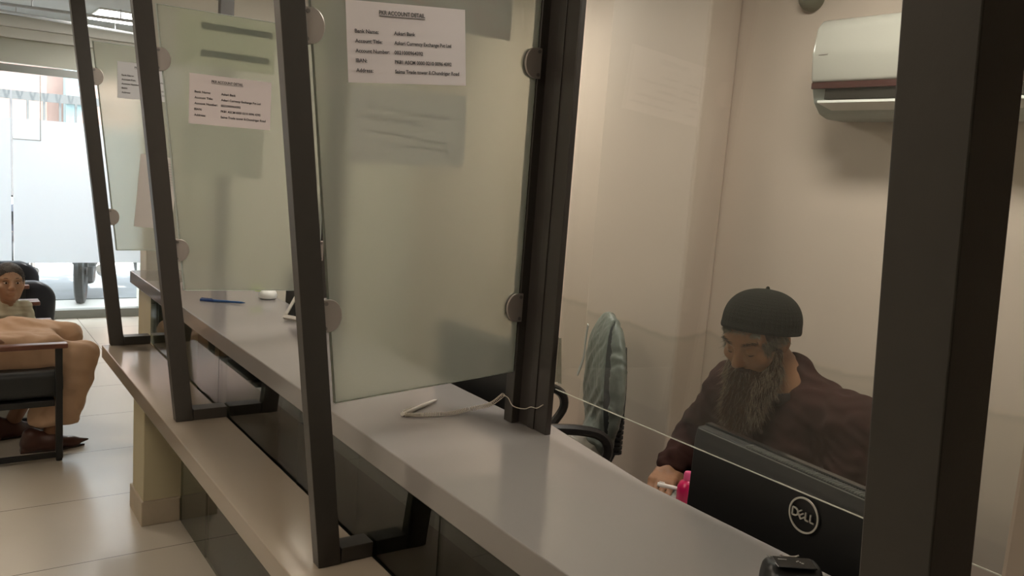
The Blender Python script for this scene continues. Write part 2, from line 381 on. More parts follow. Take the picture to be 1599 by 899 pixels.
# glazed front: tinted panes between shelf and counter and from floor to shelf
cuts = [-1.2, -.1, .55, 1.42, 2.12, 3.03, 4.16]
for k in range(len(cuts)-1):
    a, c = cuts[k]+.003, cuts[k+1]-.003
    b = B(); box(b, .872, .880, a, c, ZS, ZC-.062); t = obj('front_glass', b, M['riser'])
    tag(t, 'tinted glass pane between the ledge and the counter, %s' % ['out of frame behind the camera', 'nearest the right edge', 'under the card terminal', 'under the white pen', 'beside the second divider', 'furthest pane by the boy side'][k], 'glass pane', 'glass panes below the upper counter')
b = B(); box(b, .857, .865, -1.2, 3.10, .0, ZS-.06); tag(obj('lower_glass', b, M['riser']), 'dark glass pane below the customer ledge, in front of the dark board', 'glass pane')
b = B(); box(b, .857, .865, 3.103, 3.48, .0, ZS-.06); tag(obj('lower_glass', b, M['riser']), 'short glass pane below the ledge beside the cream support', 'glass pane')
# cream support pillar with its skirting
t = thing('support_pillar', 'cream support pillar with a stained skirting under the customer ledge', 'pillar', (.79, 3.6, 0))
b = B(); box(b, .712, .870, 3.49, 3.70, 0, ZS-.0605, .004); obj('shaft', b, M['column'], t)
sk = mat('stained_skirting', (.45, .38, .29), .5, var=.25, scale=9)
b = B(); box(b, .703, .856, 3.478, 3.715, 0, .105, .004); obj('skirting', b, sk, t)
t = thing('counter_end_support', 'cream upright under the far end of the upper counter', 'pillar', (1.0, 4.4, 0))
b = B(); box(b, .895, 1.30, 4.20, 4.55, 0, ZC-.0625, .004); obj('shaft', b, M['column'], t)
# dark board carcass behind the glass
b = B(); box(b, .985, 1.0, -1.2, 1.44, 0, ZC-.063); box(b, .985, 1.28, 1.425, 1.44, 0, ZC-.063)
tag(obj('cabinet_board', b, M['cabinet']), 'dark green board carcass behind the glass below the near counter', 'cabinet')
b = B(); box(b, 1.10, 1.115, 1.441, 4.19, 0, ZC-.063); box(b, .90, 1.1, 3.02, 3.04, .0, ZC-.063); box(b, .90, 1.1, 2.3, 2.32, .0, ZC-.063)
tag(obj('cabinet_board', b, mat('brown_board', (.05, .043, .036), .45, var=.2, scale=2)), 'dark brown board carcass behind the glass below the far counter', 'cabinet')
b = B(); box(b, .868, .884, -1.2, 3.095, .0, ZS-.0605); tag(obj('kick_board', b, M['cabinet']), 'black green board directly behind the lower glass pane', 'board')
# dark writing seen low behind the glass under the counter
b = B()
random.seed(3)
for r in range(5):
    for k in range(3):
        cx, cz = 1.452+k*.03, .80-r*.028
        tube(b, spline([(.979, cx+.010*math.cos(a)+random.uniform(-.003, .003), cz+.009*math.sin(a*1.3)) for a in np.linspace(0, 5, 6)], 3), .0012, 4)
tag(obj('wall_scrawl', b, mat('scrawl_ink', (.16, .14, .12), .7)), 'faint looping dark scrawl low behind the counter glass', 'writing'); b = None
bpy.data.objects['wall_scrawl'].location = (.005, -.42, 0)

# ================================================================ customer dividers
LEAN = .110
def xo(z, xb=.695): return xb-LEAN*(z-ZS)          # outer face of a leaning post at height z
def clamp(t, x, y, z, side, label=None):
    """half-round chrome glass clamp; side +1 opens to +x"""
    pts = [(x, z-.037), (x, z+.037)]
    arc = [(x+side*(.006+.030*math.cos(a)), z+.037*math.sin(a)) for a in np.linspace(math.pi/2, -math.pi/2, 15)]
    b = B()
    for y0, y1 in ((y-.012, y-.0045), (y+.0045, y+.012)):
        prism(b, [(x-side*.012, z+.037)]+arc+[(x-side*.012, z-.037)], 'y', y0, y1, .0015, 2)
    c = obj('glass_clamp', b, M['chrome'], t, False)
    if label: c['label'] = label
    b = B()
    for dz in (-.028, .028):
        b = B(); lathe(b, [(.0045, -.0145), (.0045, -.0118)], (x-side*.003, y, z+dz), 'y', 10); obj('screw', b, M['screw'], c)
def divider(y0, y1, label, xr0, xr1, zbot_l, zbot_r, ztop=2.0, wx=.058, rear=True, panel=True, ztopp=2.29, yg=None, rear_post=True, xb=.695):
    xo = lambda z: xb-LEAN*(z-ZS)
    t = thing('counter_divider', label, 'divider', (.72, y0, ZS), 'leaning framed glass dividers on the counter')
    b = B(); z0, z1 = ZS+.0005, ztopp
    hexa(b, [(xo(z0), y0, z0), (xo(z0)+wx, y0, z0), (xo(z0)+wx, y1, z0), (xo(z0), y1, z0), (xo(z1), y0, z1), (xo(z1)+wx, y0, z1), (xo(z1)+wx, y1, z1), (xo(z1), y1, z1)], .0015, 2)
    obj('outer_post', b, M['frame'], t)
    b = B(); box(b, xo(ZS)+wx+.0005, .868, y0+.002, y1+.02, ZS+.0005, ZS+.038, .0015); obj('base_bar', b, M['frame'], t)
    b = B(); box(b, xo(ztopp)+.002, xr0-.0005 if rear_post else xr1, y0+.002, y1-.002, ztopp-.0005-.045, ztopp-.0005, .0015); obj('top_bar', b, M['frame'], t)
    if rear_post:
        b = B(); box(b, xr0, xr1, y0+.01, y1+.01, ZC+.0005, ztopp-.001, .0015); obj('rear_post', b, M['frame'], t)
    yg = yg if yg else (y0+y1)/2
    gap = .016
    if panel:
        xl = lambda z: xo(z)+wx+gap
        bz = [(xl(zbot_l), zbot_l), (xr0-.004, zbot_r), (xr0-.004, ztop), (xl(ztop), ztop)]
        b = B(); prism(b, bz, 'y', yg-.004, yg+.004, .0008, 1); g = obj('glass_panel', b, M['frost'], t)
        g['label'] = 'frosted green-white glass panel'
        e = B()
        tube(e, [(p[0], yg, p[1]) for p in (bz[0], bz[1], bz[2], bz[3], bz[0])], .0036, 4)
        obj('polished_edge', e, M['glass_edge'], g)
        for z in (1.83, 1.215):
            clamp(t, xo(z)+wx+.006, yg, z, 1, 'half-round chrome glass clamp'); clamp(t, xr0-.006, yg, z+.0, -1, 'half-round chrome glass clamp')
    return t
Y3, Y2, Y1 = 1.71, 2.90, 4.13
divider(Y3-.0, Y3+.036, 'leaning brown divider frame nearest the white pen, holding the largest readable account notice', 1.256, 1.2815, 1.011, 1.044, ztop=2.13, wx=.055, xb=.731)
divider(Y2-.0, Y2+.04, 'middle leaning brown divider frame whose glass holds the smaller account notice', 1.20, 1.24, 1.079, 1.066)
divider(Y1-.0, Y1+.04, 'furthest leaning brown divider frame, beside the boy and the shop window', 1.158, 1.222, 1.064, 1.064, ztop=1.98)
divider(.297, .355, 'large dark brown divider post filling the right side of the view', 1.24, 1.28, 1.1, 1.1, panel=False, rear_post=False, wx=.067)
print('part2')
# ================================================================ rear teller partition
t = thing('teller_partition', 'dark rear partition with posts and a clear glass pane above the upper counter', 'partition', (1.3, 1.65, ZC))
for (x0, x1, a, c) in ((1.2798, 1.297, 1.602, 1.765),):
    b = B(); box(b, x0, x1, a, c, ZC+.0005, Z_CEIL-.002, .002); box(b, x0-.003, x0, a+.05, a+.075, ZC+.001, Z_CEIL-.02, .001)
    obj('partition_post', b, M['partition'], t)
for (a, c) in ((2.86, 2.94),):
    b = B(); box(b, 1.24 if a < 3 else 1.22, 1.305, a+.085, c+.085, ZC+.0005, Z_CEIL-.002, .002); obj('partition_post', b, M['partition'], t)
b = B(); box(b, 1.2985, 1.3055, .517, 1.601, 1.025, 2.44); g = obj('window_pane', b, M['clear'], t); g['label'] = 'clear glass pane'
b = B()
for (p, q) in (((1.3, .518, 1.025), (1.3, 1.601, 1.025)), ((1.3068, .518, 1.0215), (1.3068, 1.601, 1.0215))): tube(b, [p, q], .0010, 4)
obj('glass_edge', b, mat('bright_glass_edge', (.80, .80, .72), .1, spec=1.0), g)
b = B(); box(b, 1.28, 1.34, .5155, 1.601, 2.44, Z_CEIL-.002); obj('head_rail', b, M['partition'], t)
b = B(); prism(b, [(1.598, 1.045), (1.598, 1.16), (1.590, 1.16), (1.575, 1.045)], 'x', 1.292, 1.2965, .001); obj('edge_clip', b, clear_glass('clear_plastic', (.7, .72, .7)), t)

# ================================================================ notices and sheets
def sheet(name, x, z, wd, ht, tilt, y, m, label, cat='notice', group=None, thick=.0006, curl=.0):
    """paper in the X-Z plane at depth y; (x, z) is the top left corner; tilt in degrees, + turns the right side up"""
    t = thing(name, label, cat, (x, y, z), group)
    R = Matrix.Translation((x, y, z)) @ Matrix.Rotation(-math.radians(tilt), 4, 'Y') @ Matrix.Rotation(math.pi/2, 4, 'X')
    b = B(); n = 12; vs = []
    for i in range(n+1):
        u = wd*i/n; c = curl*math.sin(u/wd*math.pi)
        vs.append([b.verts.new(R @ Vector((u, v, c+q))) for v, q in ((0, 0), (-ht, 0), (-ht, -thick), (0, -thick))])
    for i in range(n):
        for j in range(4): b.faces.new((vs[i][j], vs[i][(j+1) % 4], vs[i+1][(j+1) % 4], vs[i+1][j]))
    b.faces.new(vs[0]); b.faces.new(vs[-1][::-1])
    obj('paper', b, m, t)
    return t, R
def ink(t, R, items, m, name='printed_text', lift=.0012, bold=.022):
    bm = B()
    for s, u, v, wd, ht in items:
        me = text_mesh(s, R @ Matrix.Translation((u, -v, lift)), wd, ht, bold=bold); bm.from_mesh(me); bpy.data.meshes.remove(me)
    return obj(name, bm, m, t)
def strokes(t, R, paths, m, r=.0006, name='handwriting', lift=.001):
    bm = B()
    for p in paths: tube(bm, [R @ Vector((q[0], -q[1], lift)) for q in p], r, 4)
    return obj(name, bm, m, t)
K = .000533
def account_notice(x, z, wd, ht, tilt, y, m, label, s=1.0, mi=None):
    t, R = sheet('account_notice', x, z, wd, ht, tilt, y, m, label, group='account detail notices')
    it = [('PKR ACCOUNT DETAIL', .077, .0255, .1135, .0088)]
    for i, (a, wa, c, wc) in enumerate((('Bank Name:', 105, 'Askari Bank', 99), ('Account Title:', 121, 'Askari Currency Exchange Pvt Ltd', 273), ('Account Number:', 153, '0021000964392', 134), ('IBAN:', 50, 'PK81 ASCM 0000 0210 0096 4392', 274), ('Address:', 76, 'Saima Trade tower II.Chundrigar Road', 312))):
        v = .0665+i*.0205
        it.append((a, .0185, v, wa*K, .0078)); it.append((c, .112, v, wc*K, .0078))
    it = [(a, u*s, v*s, w_*s, h*s) for a, u, v, w_, h in it]
    o = ink(t, R, it, mi or M['ink'])
    bm = B(); tube(bm, [R @ Vector((.077*s, -.0285*s, .001)), R @ Vector((.1905*s, -.0285*s, .001))], .0007*s, 4); obj('underline', bm, mi or M['ink'], t)
    return t
account_notice(.740, 1.896, .297, .171, 5.2, Y3+.0130, M['paper'], 'large white PKR account detail notice taped on the nearest frosted panel')
account_notice(.721, 1.799, .273, .163, .0, Y2+.0153, M['paper'], 'white account detail notice on the middle frosted panel', .92)
account_notice(.717, 1.908, .273, .160, .5, Y1+.0153, M['paper_backlit'], 'grey backlit account notice on the furthest panel, between two leaning posts', .92)  # greyer paper than the other notices: backlit shade put into its colour
yb3, yb2, yb1 = Y3+.0229, Y2+.0249, Y1+.0150
# nearest panel: back sheets
t, R = sheet('taped_sheet', .765, 1.722, .296, .168, 1.5, yb3, thin_paper('thin_sheet', (.95, .94, .97), .85), 'plain sheet with faint handwriting behind the nearest panel, below the large notice', 'sheet', curl=0)
random.seed(5)
def scrib(u0, u1, v, slope, amp=.004, step=.004, gap=.12):
    out = []; cur = []; u = u0
    while u < u1:
        if random.random() < gap:
            if len(cur) > 2: out.append(cur)
            cur = []; u += step*1.6
        cur.append((u+random.uniform(-.003, .003), v+(u-u0)*slope+random.uniform(-amp, amp))); u += step*.55
    if len(cur) > 2: out.append(cur)
    return out
strokes(t, R, scrib(.03, .26, .04, .08, .007)+scrib(.03, .17, .063, .09, .007)+scrib(.04, .25, .095, .10, .003)+scrib(.13, .25, .125, .04, .003), M['ink_pale'], .0012)
t, R = sheet('taped_sheet', .735, 2.075, .437, .202, .0, yb3, thin_paper('thin_form', (.78, .76, .77), .7), 'sheet with red ruled lines and red handwriting at the top of the nearest panel', 'sheet', curl=0)
strokes(t, R, [[(.02, .150), (.415, .158)], [(.333, .0), (.338, .2)], [(.14, .0), (.142, .15)]], M['ink_red'], .0012, 'ruled_line')
strokes(t, R, [[(.385+.022*math.cos(a), .105+.022*math.sin(a)) for a in np.linspace(0, 6.3, 16)], [(.385, .085), (.386, .125)], [(.345+.007*math.cos(a), .146+.009*math.sin(a)) for a in np.linspace(0, 6.3, 9)]]
        + scrib(.355, .40, .168, .75, .006) + scrib(.345, .395, .178, .5, .004) + scrib(.40, .43, .19, -.2, .008, .003, .05) + scrib(.29, .32, .13, .3, .006), M['ink_red'], .0011)
# middle panel: back sheets
t, R = sheet('taped_sheet', .684, 1.994, .322, .167, .0, yb2, thin_paper('thin_cream', (.92, .94, .86), .7), 'pale sheet with two grey green bars at the top of the middle panel', 'sheet', curl=0)
bm = B()
for v, u1 in ((.028, .31), (.115, .30)):
    q = [R @ Vector(p) for p in ((.075, -v, -.002), (u1, -v, -.002), (u1, -v-.02, -.002), (.075, -v-.02, -.002), (.075, -v, .0018), (u1, -v, .0018), (u1, -v-.02, .0018), (.075, -v-.02, .0018))]
    hexa(bm, q)
obj('printed_bar', bm, M['green_bar'], t)
t, R = sheet('taped_sheet', .704, 1.651, .272, .185, .0, yb2, thin_paper('thin_pale', (.93, .94, .92), .7), 'faint pale sheet behind the middle panel, below its account notice', 'sheet', curl=0)
strokes(t, R, scrib(.04, .23, .05, .05, .004)+scrib(.05, .24, .085, .04, .002)+scrib(.12, .24, .10, .04, .002), M['ink_pale'], .0008)
# furthest panel: leaning portrait sheet
t, R = sheet('taped_sheet', .818, 1.508, .165, .335, -4.5, yb1, mat('form_sheet', (.56, .52, .49), .8), 'tilted portrait form with small print on the furthest panel', 'sheet')
strokes(t, R, [[(.09, .03+i*.012), (.15, .03+i*.012)] for i in range(9)]+[[(.05, .13), (.08, .13)], [(.07, .225), (.10, .225)]]+scrib(.10, .15, .19, 0, .012)+scrib(.10, .15, .21, 0, .01)+[[(.09, .24+i*.012), (.15, .24+i*.012)] for i in range(4)], M['ink_pale'], .0012, 'small_print')

# ================================================================ air conditioner
t = thing('air_conditioner', 'white wall-mounted split air conditioner with a maroon stripe', 'air conditioner', (2.4, 1.3, 1.8))
ya, yb = .87, 1.69
def acp(pts): return [(X_WALL-.001-d, 1.80+h) for d, h in pts]
b = B(); prism(b, acp([(0, .0), (.10, .0), (.14, .012), (.175, .045), (.19, .088), (.19, .10), (.0, .10)]), 'y', ya, yb, .008, 3)
obj('lower_body', b, mat('ac_grey_white', (.40, .42, .385), .6, spec=.3), t, True)
b = B(); prism(b, acp([(.0, .101), (.205, .101), (.216, .19), (.205, .27), (.18, .298), (.0, .310)]), 'y', ya, yb, .014, 4); obj('front_panel', b, mat('ac_gloss_white', (.44, .425, .375), .12, spec=.6), t, True)
b = B(); box(b, X_WALL-.209, X_WALL-.196, ya+.012, yb-.010, 1.884, 1.903, .001); o = obj('accent_stripe', b, mat('maroon_stripe', (.050, .014, .012), .35), t); o['label'] = 'maroon stripe'
b = B(); box(b, X_WALL-.199, X_WALL-.15, ya+.05, yb-.055, 1.852, 1.883); obj('air_outlet', b, mat('outlet_grey', (.025, .022, .018), .9, spec=.1), t)
b = B(); prism(b, [(X_WALL-.228, 1.838), (X_WALL-.150, 1.822), (X_WALL-.150, 1.827), (X_WALL-.228, 1.846)], 'y', ya+.05, yb-.052, .001); obj('louver_flap', b, M['white'], t)
b = B(); box(b, X_WALL-.2174, X_WALL-.2155, yb-.06, yb-.03, 1.985, 1.988); obj('badge', b, M['chrome'], t)
# dome on the wall above it
t = thing('wall_sensor', 'small dark dome on the wall above the air conditioner', 'sensor', (2.45, 1.87, 2.2))
b = B(); lathe(b, [(.045, .0), (.045, .015), (.036, .035), (.02, .047), (.004, .05)], (0, 0, 0), 'z', 24); b.transform(Matrix.Translation((X_WALL-.001, 1.865, 2.215)) @ Matrix.Rotation(-math.pi/2, 4, 'Y'))
obj('dome', b, mat('dome_grey', (.16, .15, .11), .4), t, True)

# ================================================================ desk and monitors behind the counter
b = B(); box(b, 1.36, 1.745, .56, 1.60, .665, .70, .003); box(b, 1.38, 1.40, .58, 1.58, 0, .664); box(b, 1.42, 1.70, .58, .60, 0, .664); box(b, 1.42, 1.70, 1.56, 1.58, 0, .664)
tag(obj('teller_desk', b, mat('desk_grey', (.36, .34, .31), .4, var=.05)), 'low grey desk behind the counter under the bearded man', 'desk')
b = B(); box(b, 1.36, 1.60, 1.78, 4.05, .665, .70, .003); box(b, 1.38, 1.40, 1.8, 4.0, 0, .664)
tag(obj('teller_desk', b, bpy.data.materials['desk_grey']), 'long grey desk behind the far part of the counter', 'desk')

def monitor(name, cx, cy, zb, wd, ht, yaw, label, logo=False, lz=None, ly=0):
    """back of the screen faces -x"""
    t = thing(name, label, 'monitor', (cx, cy, .70), 'black computer monitors behind the counter')
    T = Matrix.Translation((cx, cy, 0)) @ Matrix.Rotation(yaw, 4, 'Z')
    b = B(); box(b, -.002, .018, -wd/2, wd/2, zb, zb+ht, .003, 2, T); obj('screen', b, M['blackg'], t)
    b = B(); prism(b, [(-.001, zb+.012), (-.001, zb+ht-.004), (-.024, zb+ht-.006), (-.030, zb+ht-.03), (-.034, zb+.05), (-.026, zb+.015)], 'y', -wd/2+.001, wd/2-.001, .003, 2); b.transform(T)
    back = obj('rear_cover', b, M['black'], t)
    if logo:
        b = B()
        for k in range(70): yy = wd/2-.12-k*.0062; box(b, -.0245, -.002, yy-.0012, yy+.0012, zb+ht-.0062, zb+ht-.0035, 0, 1, T)
        obj('vent_slot', b, mat('vent_edge', (.10, .10, .095), .5), back)
        b = B(); box(b, -.0243, -.0228, -wd/2+.004, wd/2-.004, zb+ht-.0072, zb+ht-.0052, 0, 1, T); obj('rim', b, mat('rim_grey', (.12, .12, .115), .3), back)
    b = B(); box(b, -.075, -.036, -.035, .035,  .712, .845, .008, 3, T); obj('stand_neck', b, M['black'], t)
    b = B(); box(b, -.045 if cx < 1.45 else -.13, .17, -.12, .12, .7005, .711, .004, 2, T); obj('stand_foot', b, M['black'], t)
    return t, T
t, T = monitor('computer_monitor', 1.425, .925, .722, .62, .308, -.075, 'black monitor with the round DELL logo in front of the bearded man')
b = B()
for k in range(52): yy = .29-.13-k*.0062; box(b, -.0262, -.004, yy-.001, yy+.001, 1.0240, 1.0272, 0, 1, T)
obj('vent_slot', b, mat('vent_edge', (.16, .16, .15), .5), t)
b = B(); box(b, -.0262, -.0236, -.305, .305, 1.0195, 1.0215, 0, 1, T); obj('rim', b, mat('rim_grey', (.20, .20, .19), .3), t)
# logo: ring and letters; the local frame runs right along -y
LM = T @ Matrix.Translation((-.0355, -.0, .957)) @ Matrix.Rotation(-math.pi/2, 4, 'Z') @ Matrix.Rotation(math.pi/2, 4, 'X')
LOGO = mat('logo_silver', (.62, .60, .54), .35)
LC = (.012, -.012)
b = B()
R0 = .0355; n = 48
ring = []
for k in range(n):
    a = 2*math.pi*k/n
    ring.append([b.verts.new(LM @ Vector((LC[0]+r*math.cos(a), LC[1]+r*math.sin(a), z))) for r, z in ((R0, 0), (R0, .0022), (R0-.0035, .0022), (R0-.0035, 0))])
for k in range(n):
    for j in range(4): b.faces.new((ring[k][j], ring[(k+1) % n][j], ring[(k+1) % n][(j+1) % 4], ring[k][(j+1) % 4]))
obj('logo_ring', b, LOGO, t)
b = B()
def bar(p, q, w_):
    d = Vector((q[0]-p[0], q[1]-p[1], 0)).normalized(); nn = Vector((-d.y, d.x, 0))*w_/2
    P = [Vector((p[0], p[1], 0))-nn, Vector((q[0], q[1], 0))-nn, Vector((q[0], q[1], 0))+nn, Vector((p[0], p[1], 0))+nn]
    c0 = Vector((LC[0], LC[1], 0))
    hexa(b, [LM @ (c0+x) for x in P]+[LM @ (c0+x+Vector((0, 0, .0022))) for x in P])
h, s = .0075, .0031
def poly(pts): 
    for i in range(len(pts)-1): bar(pts[i], pts[i+1], s)
poly([(-.0265, -h), (-.0265, h), (-.019, h), (-.0145, h*.55), (-.0135, 0), (-.0145, -h*.55), (-.019, -h), (-.0265, -h)])      # D
ea = math.radians(38); ec = (-.0055, -.0005)
def er(p): return (ec[0]+p[0]*math.cos(ea)-p[1]*math.sin(ea), ec[1]+p[0]*math.sin(ea)+p[1]*math.cos(ea))
bar(er((-.0055, -.008)), er((-.0055, .008)), s)
for yy in (-.007, 0, .007): bar(er((-.0055, yy)), er((.0062, yy)), s*.9)
poly([(.005, h), (.005, -h), (.0125, -h)]); poly([(.0165, h), (.0165, -h), (.0255, -h)])
obj('logo_letters', b, LOGO, t)
monitor('computer_monitor', 1.42, 2.08, .73, .56, .33, 0, 'black monitor behind the nearest frosted panel, showing dark under its lower edge')
monitor('computer_monitor', 1.42, 3.50, .73, .56, .30, 0, 'black monitor at the far teller place behind the white tablet')
print('part3')
# ================================================================ signed-distance modelling
class Field:
    def __init__(s, lo, hi, h):
        s.lo = np.array(lo, float); s.h = h
        s.n = np.ceil((np.array(hi, float)-s.lo)/h).astype(int)+1
        s.d = np.full(s.n, .05, np.float32)
    def region(s, lo, hi):
        a = np.clip(((np.array(lo)-s.lo)/s.h).astype(int), 0, s.n); b = np.clip(np.ceil((np.array(hi)-s.lo)/s.h).astype(int)+1, 0, s.n)
        sl = tuple(slice(int(i), int(j)) for i, j in zip(a, b))
        ax = [s.lo[k]+s.h*np.arange(a[k], b[k]) for k in range(3)]
        return sl, np.stack(np.meshgrid(*ax, indexing='ij'), -1)
    def put(s, f, lo, hi, k, mode):
        pad = k+.03
        sl, P = s.region(np.array(lo)-pad, np.array(hi)+pad)
        if P.size == 0: return
        b = f(P).astype(np.float32); a = s.d[sl]
        if mode == 'sub': b = -b; h = np.clip(.5-.5*(b-a)/k, 0, 1); r = a+(b-a)*(1-h) ; r = np.maximum(a, b)+k*.25*np.clip(1-np.abs(a-b)/k, 0, 1)**2; s.d[sl] = r; return
        s.d[sl] = np.minimum(a, b)-k*.25*np.clip(1-np.abs(a-b)/k, 0, 1)**2
    def ell(s, c, r, R=None, k=.01, mode='add'):
        c = np.array(c, float); r = np.array(r, float); m = max(r)
        R = np.eye(3) if R is None else np.array(R)      # rows are the local axes
        def f(P):
            q = (P-c) @ R.T; k0 = np.linalg.norm(q/r, axis=-1); k1 = np.linalg.norm(q/(r*r), axis=-1)
            return k0*(k0-1)/np.maximum(k1, 1e-6)
        s.put(f, c-m, c+m, k, mode)
    def cone(s, a, b, ra, rb, k=.01, mode='add'):
        a = np.array(a, float); b = np.array(b, float); L = b-a; l2 = max(L @ L, 1e-9)
        def f(P):
            t = np.clip(((P-a) @ L)/l2, 0, 1); return np.linalg.norm(P-a-t[..., None]*L, axis=-1)-(ra+(rb-ra)*t)
        m = max(ra, rb); s.put(f, np.minimum(a, b)-m, np.maximum(a, b)+m, k, mode)
    def chain(s, pts, rs, k=.01):
        for i in range(len(pts)-1): s.cone(pts[i], pts[i+1], rs[i], rs[i+1], k)
    def rbox(s, c, hx, r, R=None, k=.01, mode='add'):
        c = np.array(c, float); hx = np.array(hx, float); R = np.eye(3) if R is None else np.array(R)
        def f(P):
            q = np.abs((P-c) @ R.T)-(hx-r); return np.linalg.norm(np.maximum(q, 0), axis=-1)+np.minimum(q.max(-1), 0)-r
        m = np.linalg.norm(hx); s.put(f, c-m, c+m, k, mode)
    def cut(s, p, n):      # remove the half-space on the n side of p
        sl, P = s.region(s.lo, s.lo+s.h*s.n); s.d = np.maximum(s.d, ((P-np.array(p)) @ np.array(n)).astype(np.float32)[:s.n[0], :s.n[1], :s.n[2]])
    def warp(s, f): 
        sl, P = s.region(s.lo, s.lo+s.h*s.n); s.d = s.d+f(P).astype(np.float32)
    def mesh(s, relax=1):
        d = s.d; d[0], d[-1] = 1, 1; d[:, 0], d[:, -1] = 1, 1; d[:, :, 0], d[:, :, -1] = 1, 1
        ins = d < 0; n = np.array(d.shape)-1
        cnt = np.zeros(n, np.int8)
        corner = [(i, j, k) for i in (0, 1) for j in (0, 1) for k in (0, 1)]
        for i, j, k in corner: cnt += ins[i:i+n[0], j:j+n[1], k:k+n[2]]
        cells = np.argwhere((cnt > 0) & (cnt < 8)); idx = -np.ones(n, np.int64); idx[tuple(cells.T)] = np.arange(len(cells))
        val = {c: d[cells[:, 0]+c[0], cells[:, 1]+c[1], cells[:, 2]+c[2]] for c in corner}
        acc = np.zeros((len(cells), 3)); w = np.zeros(len(cells))
        for c in corner:
            for ax in range(3):
                if c[ax] == 0:
                    e = list(c); e[ax] = 1; e = tuple(e); a, b = val[c], val[e]; m = (a < 0) != (b < 0)
                    t = np.where(m, a/np.where(m, a-b, 1), 0); p = np.tile(np.array(c, float), (len(cells), 1)); p[:, ax] = t
                    acc += p*m[:, None]; w += m
        V = (cells+acc/w[:, None])*s.h+s.lo
        F = []
        for ax in range(3):
            u, v = (ax+1) % 3, (ax+2) % 3
            sl0 = [slice(0, None)]*3; sl1 = [slice(0, None)]*3; sl0[ax] = slice(0, -1); sl1[ax] = slice(1, None)
            A = ins[tuple(sl0)]; Bq = ins[tuple(sl1)]; E = np.argwhere(A != Bq)
            E = E[(E[:, u] > 0) & (E[:, v] > 0) & (E[:, u] < n[u]) & (E[:, v] < n[v])]
            du = np.zeros(3, int); du[u] = 1; dv = np.zeros(3, int); dv[v] = 1
            q = np.stack([idx[tuple((E-du-dv).T)], idx[tuple((E-dv).T)], idx[tuple(E.T)], idx[tuple((E-du).T)]], 1)
            fl = ~A[tuple(E.T)]; q[fl] = q[fl][:, ::-1]; F.append(q)
        F = np.concatenate(F); F = F[(F >= 0).all(1)]
        for _ in range(relax):
            S = np.zeros_like(V); c = np.zeros(len(V))
            for i in range(4):
                for j in (1, 3): np.add.at(S, F[:, i], V[F[:, (i+j) % 4]]); np.add.at(c, F[:, i], 1)
            V = V*.4+.6*S/np.maximum(c, 1)[:, None]
        return V, F

def vnormals(V, F):
    a, b, c, d = (V[F[:, i]] for i in range(4)); fn = np.cross(c-a, d-b); N = np.zeros_like(V)
    for i in range(4): np.add.at(N, F[:, i], fn)
    return N/np.maximum(np.linalg.norm(N, axis=1, keepdims=True), 1e-9)

def mobj(name, VF, m, parent, smooth=math.pi, sub=0):
    V, F = VF
    me = bpy.data.meshes.new(name); me.vertices.add(len(V)); me.vertices.foreach_set('co', np.asarray(V, np.float32).ravel())
    me.loops.add(F.size); me.loops.foreach_set('vertex_index', F.astype(np.int32).ravel())
    me.polygons.add(len(F)); me.polygons.foreach_set('loop_start', np.arange(0, F.size, 4, dtype=np.int32)); me.polygons.foreach_set('loop_total', np.full(len(F), 4, np.int32))
    me.polygons.foreach_set('use_smooth', np.ones(len(F), bool)); me.update(calc_edges=True); me.validate(); me.materials.append(m)
    o = bpy.data.objects.new(name, me); COL.objects.link(o)
    if parent is not None: me.transform(Matrix.Translation(-off(parent))); o.parent = parent
    return o

def nrm(v): v = np.array(v, float); return v/np.linalg.norm(v)
def frame(F, U):
    F = nrm(F); L = nrm(np.cross(U, F)); U = np.cross(F, L); return np.array([F, L, U])      # rows: forward, left, up

def skin(name, col, **kw):
    m = mat(name, col, .5, var=.10, scale=18, bump=.12, bscale=220, spec=.35)
    b = m.node_tree.nodes['Principled BSDF']; b.inputs['Subsurface Weight'].default_value = .12; b.inputs['Subsurface Radius'].default_value = (.9, .35, .2); b.inputs['Subsurface Scale'].default_value = .01
    return m

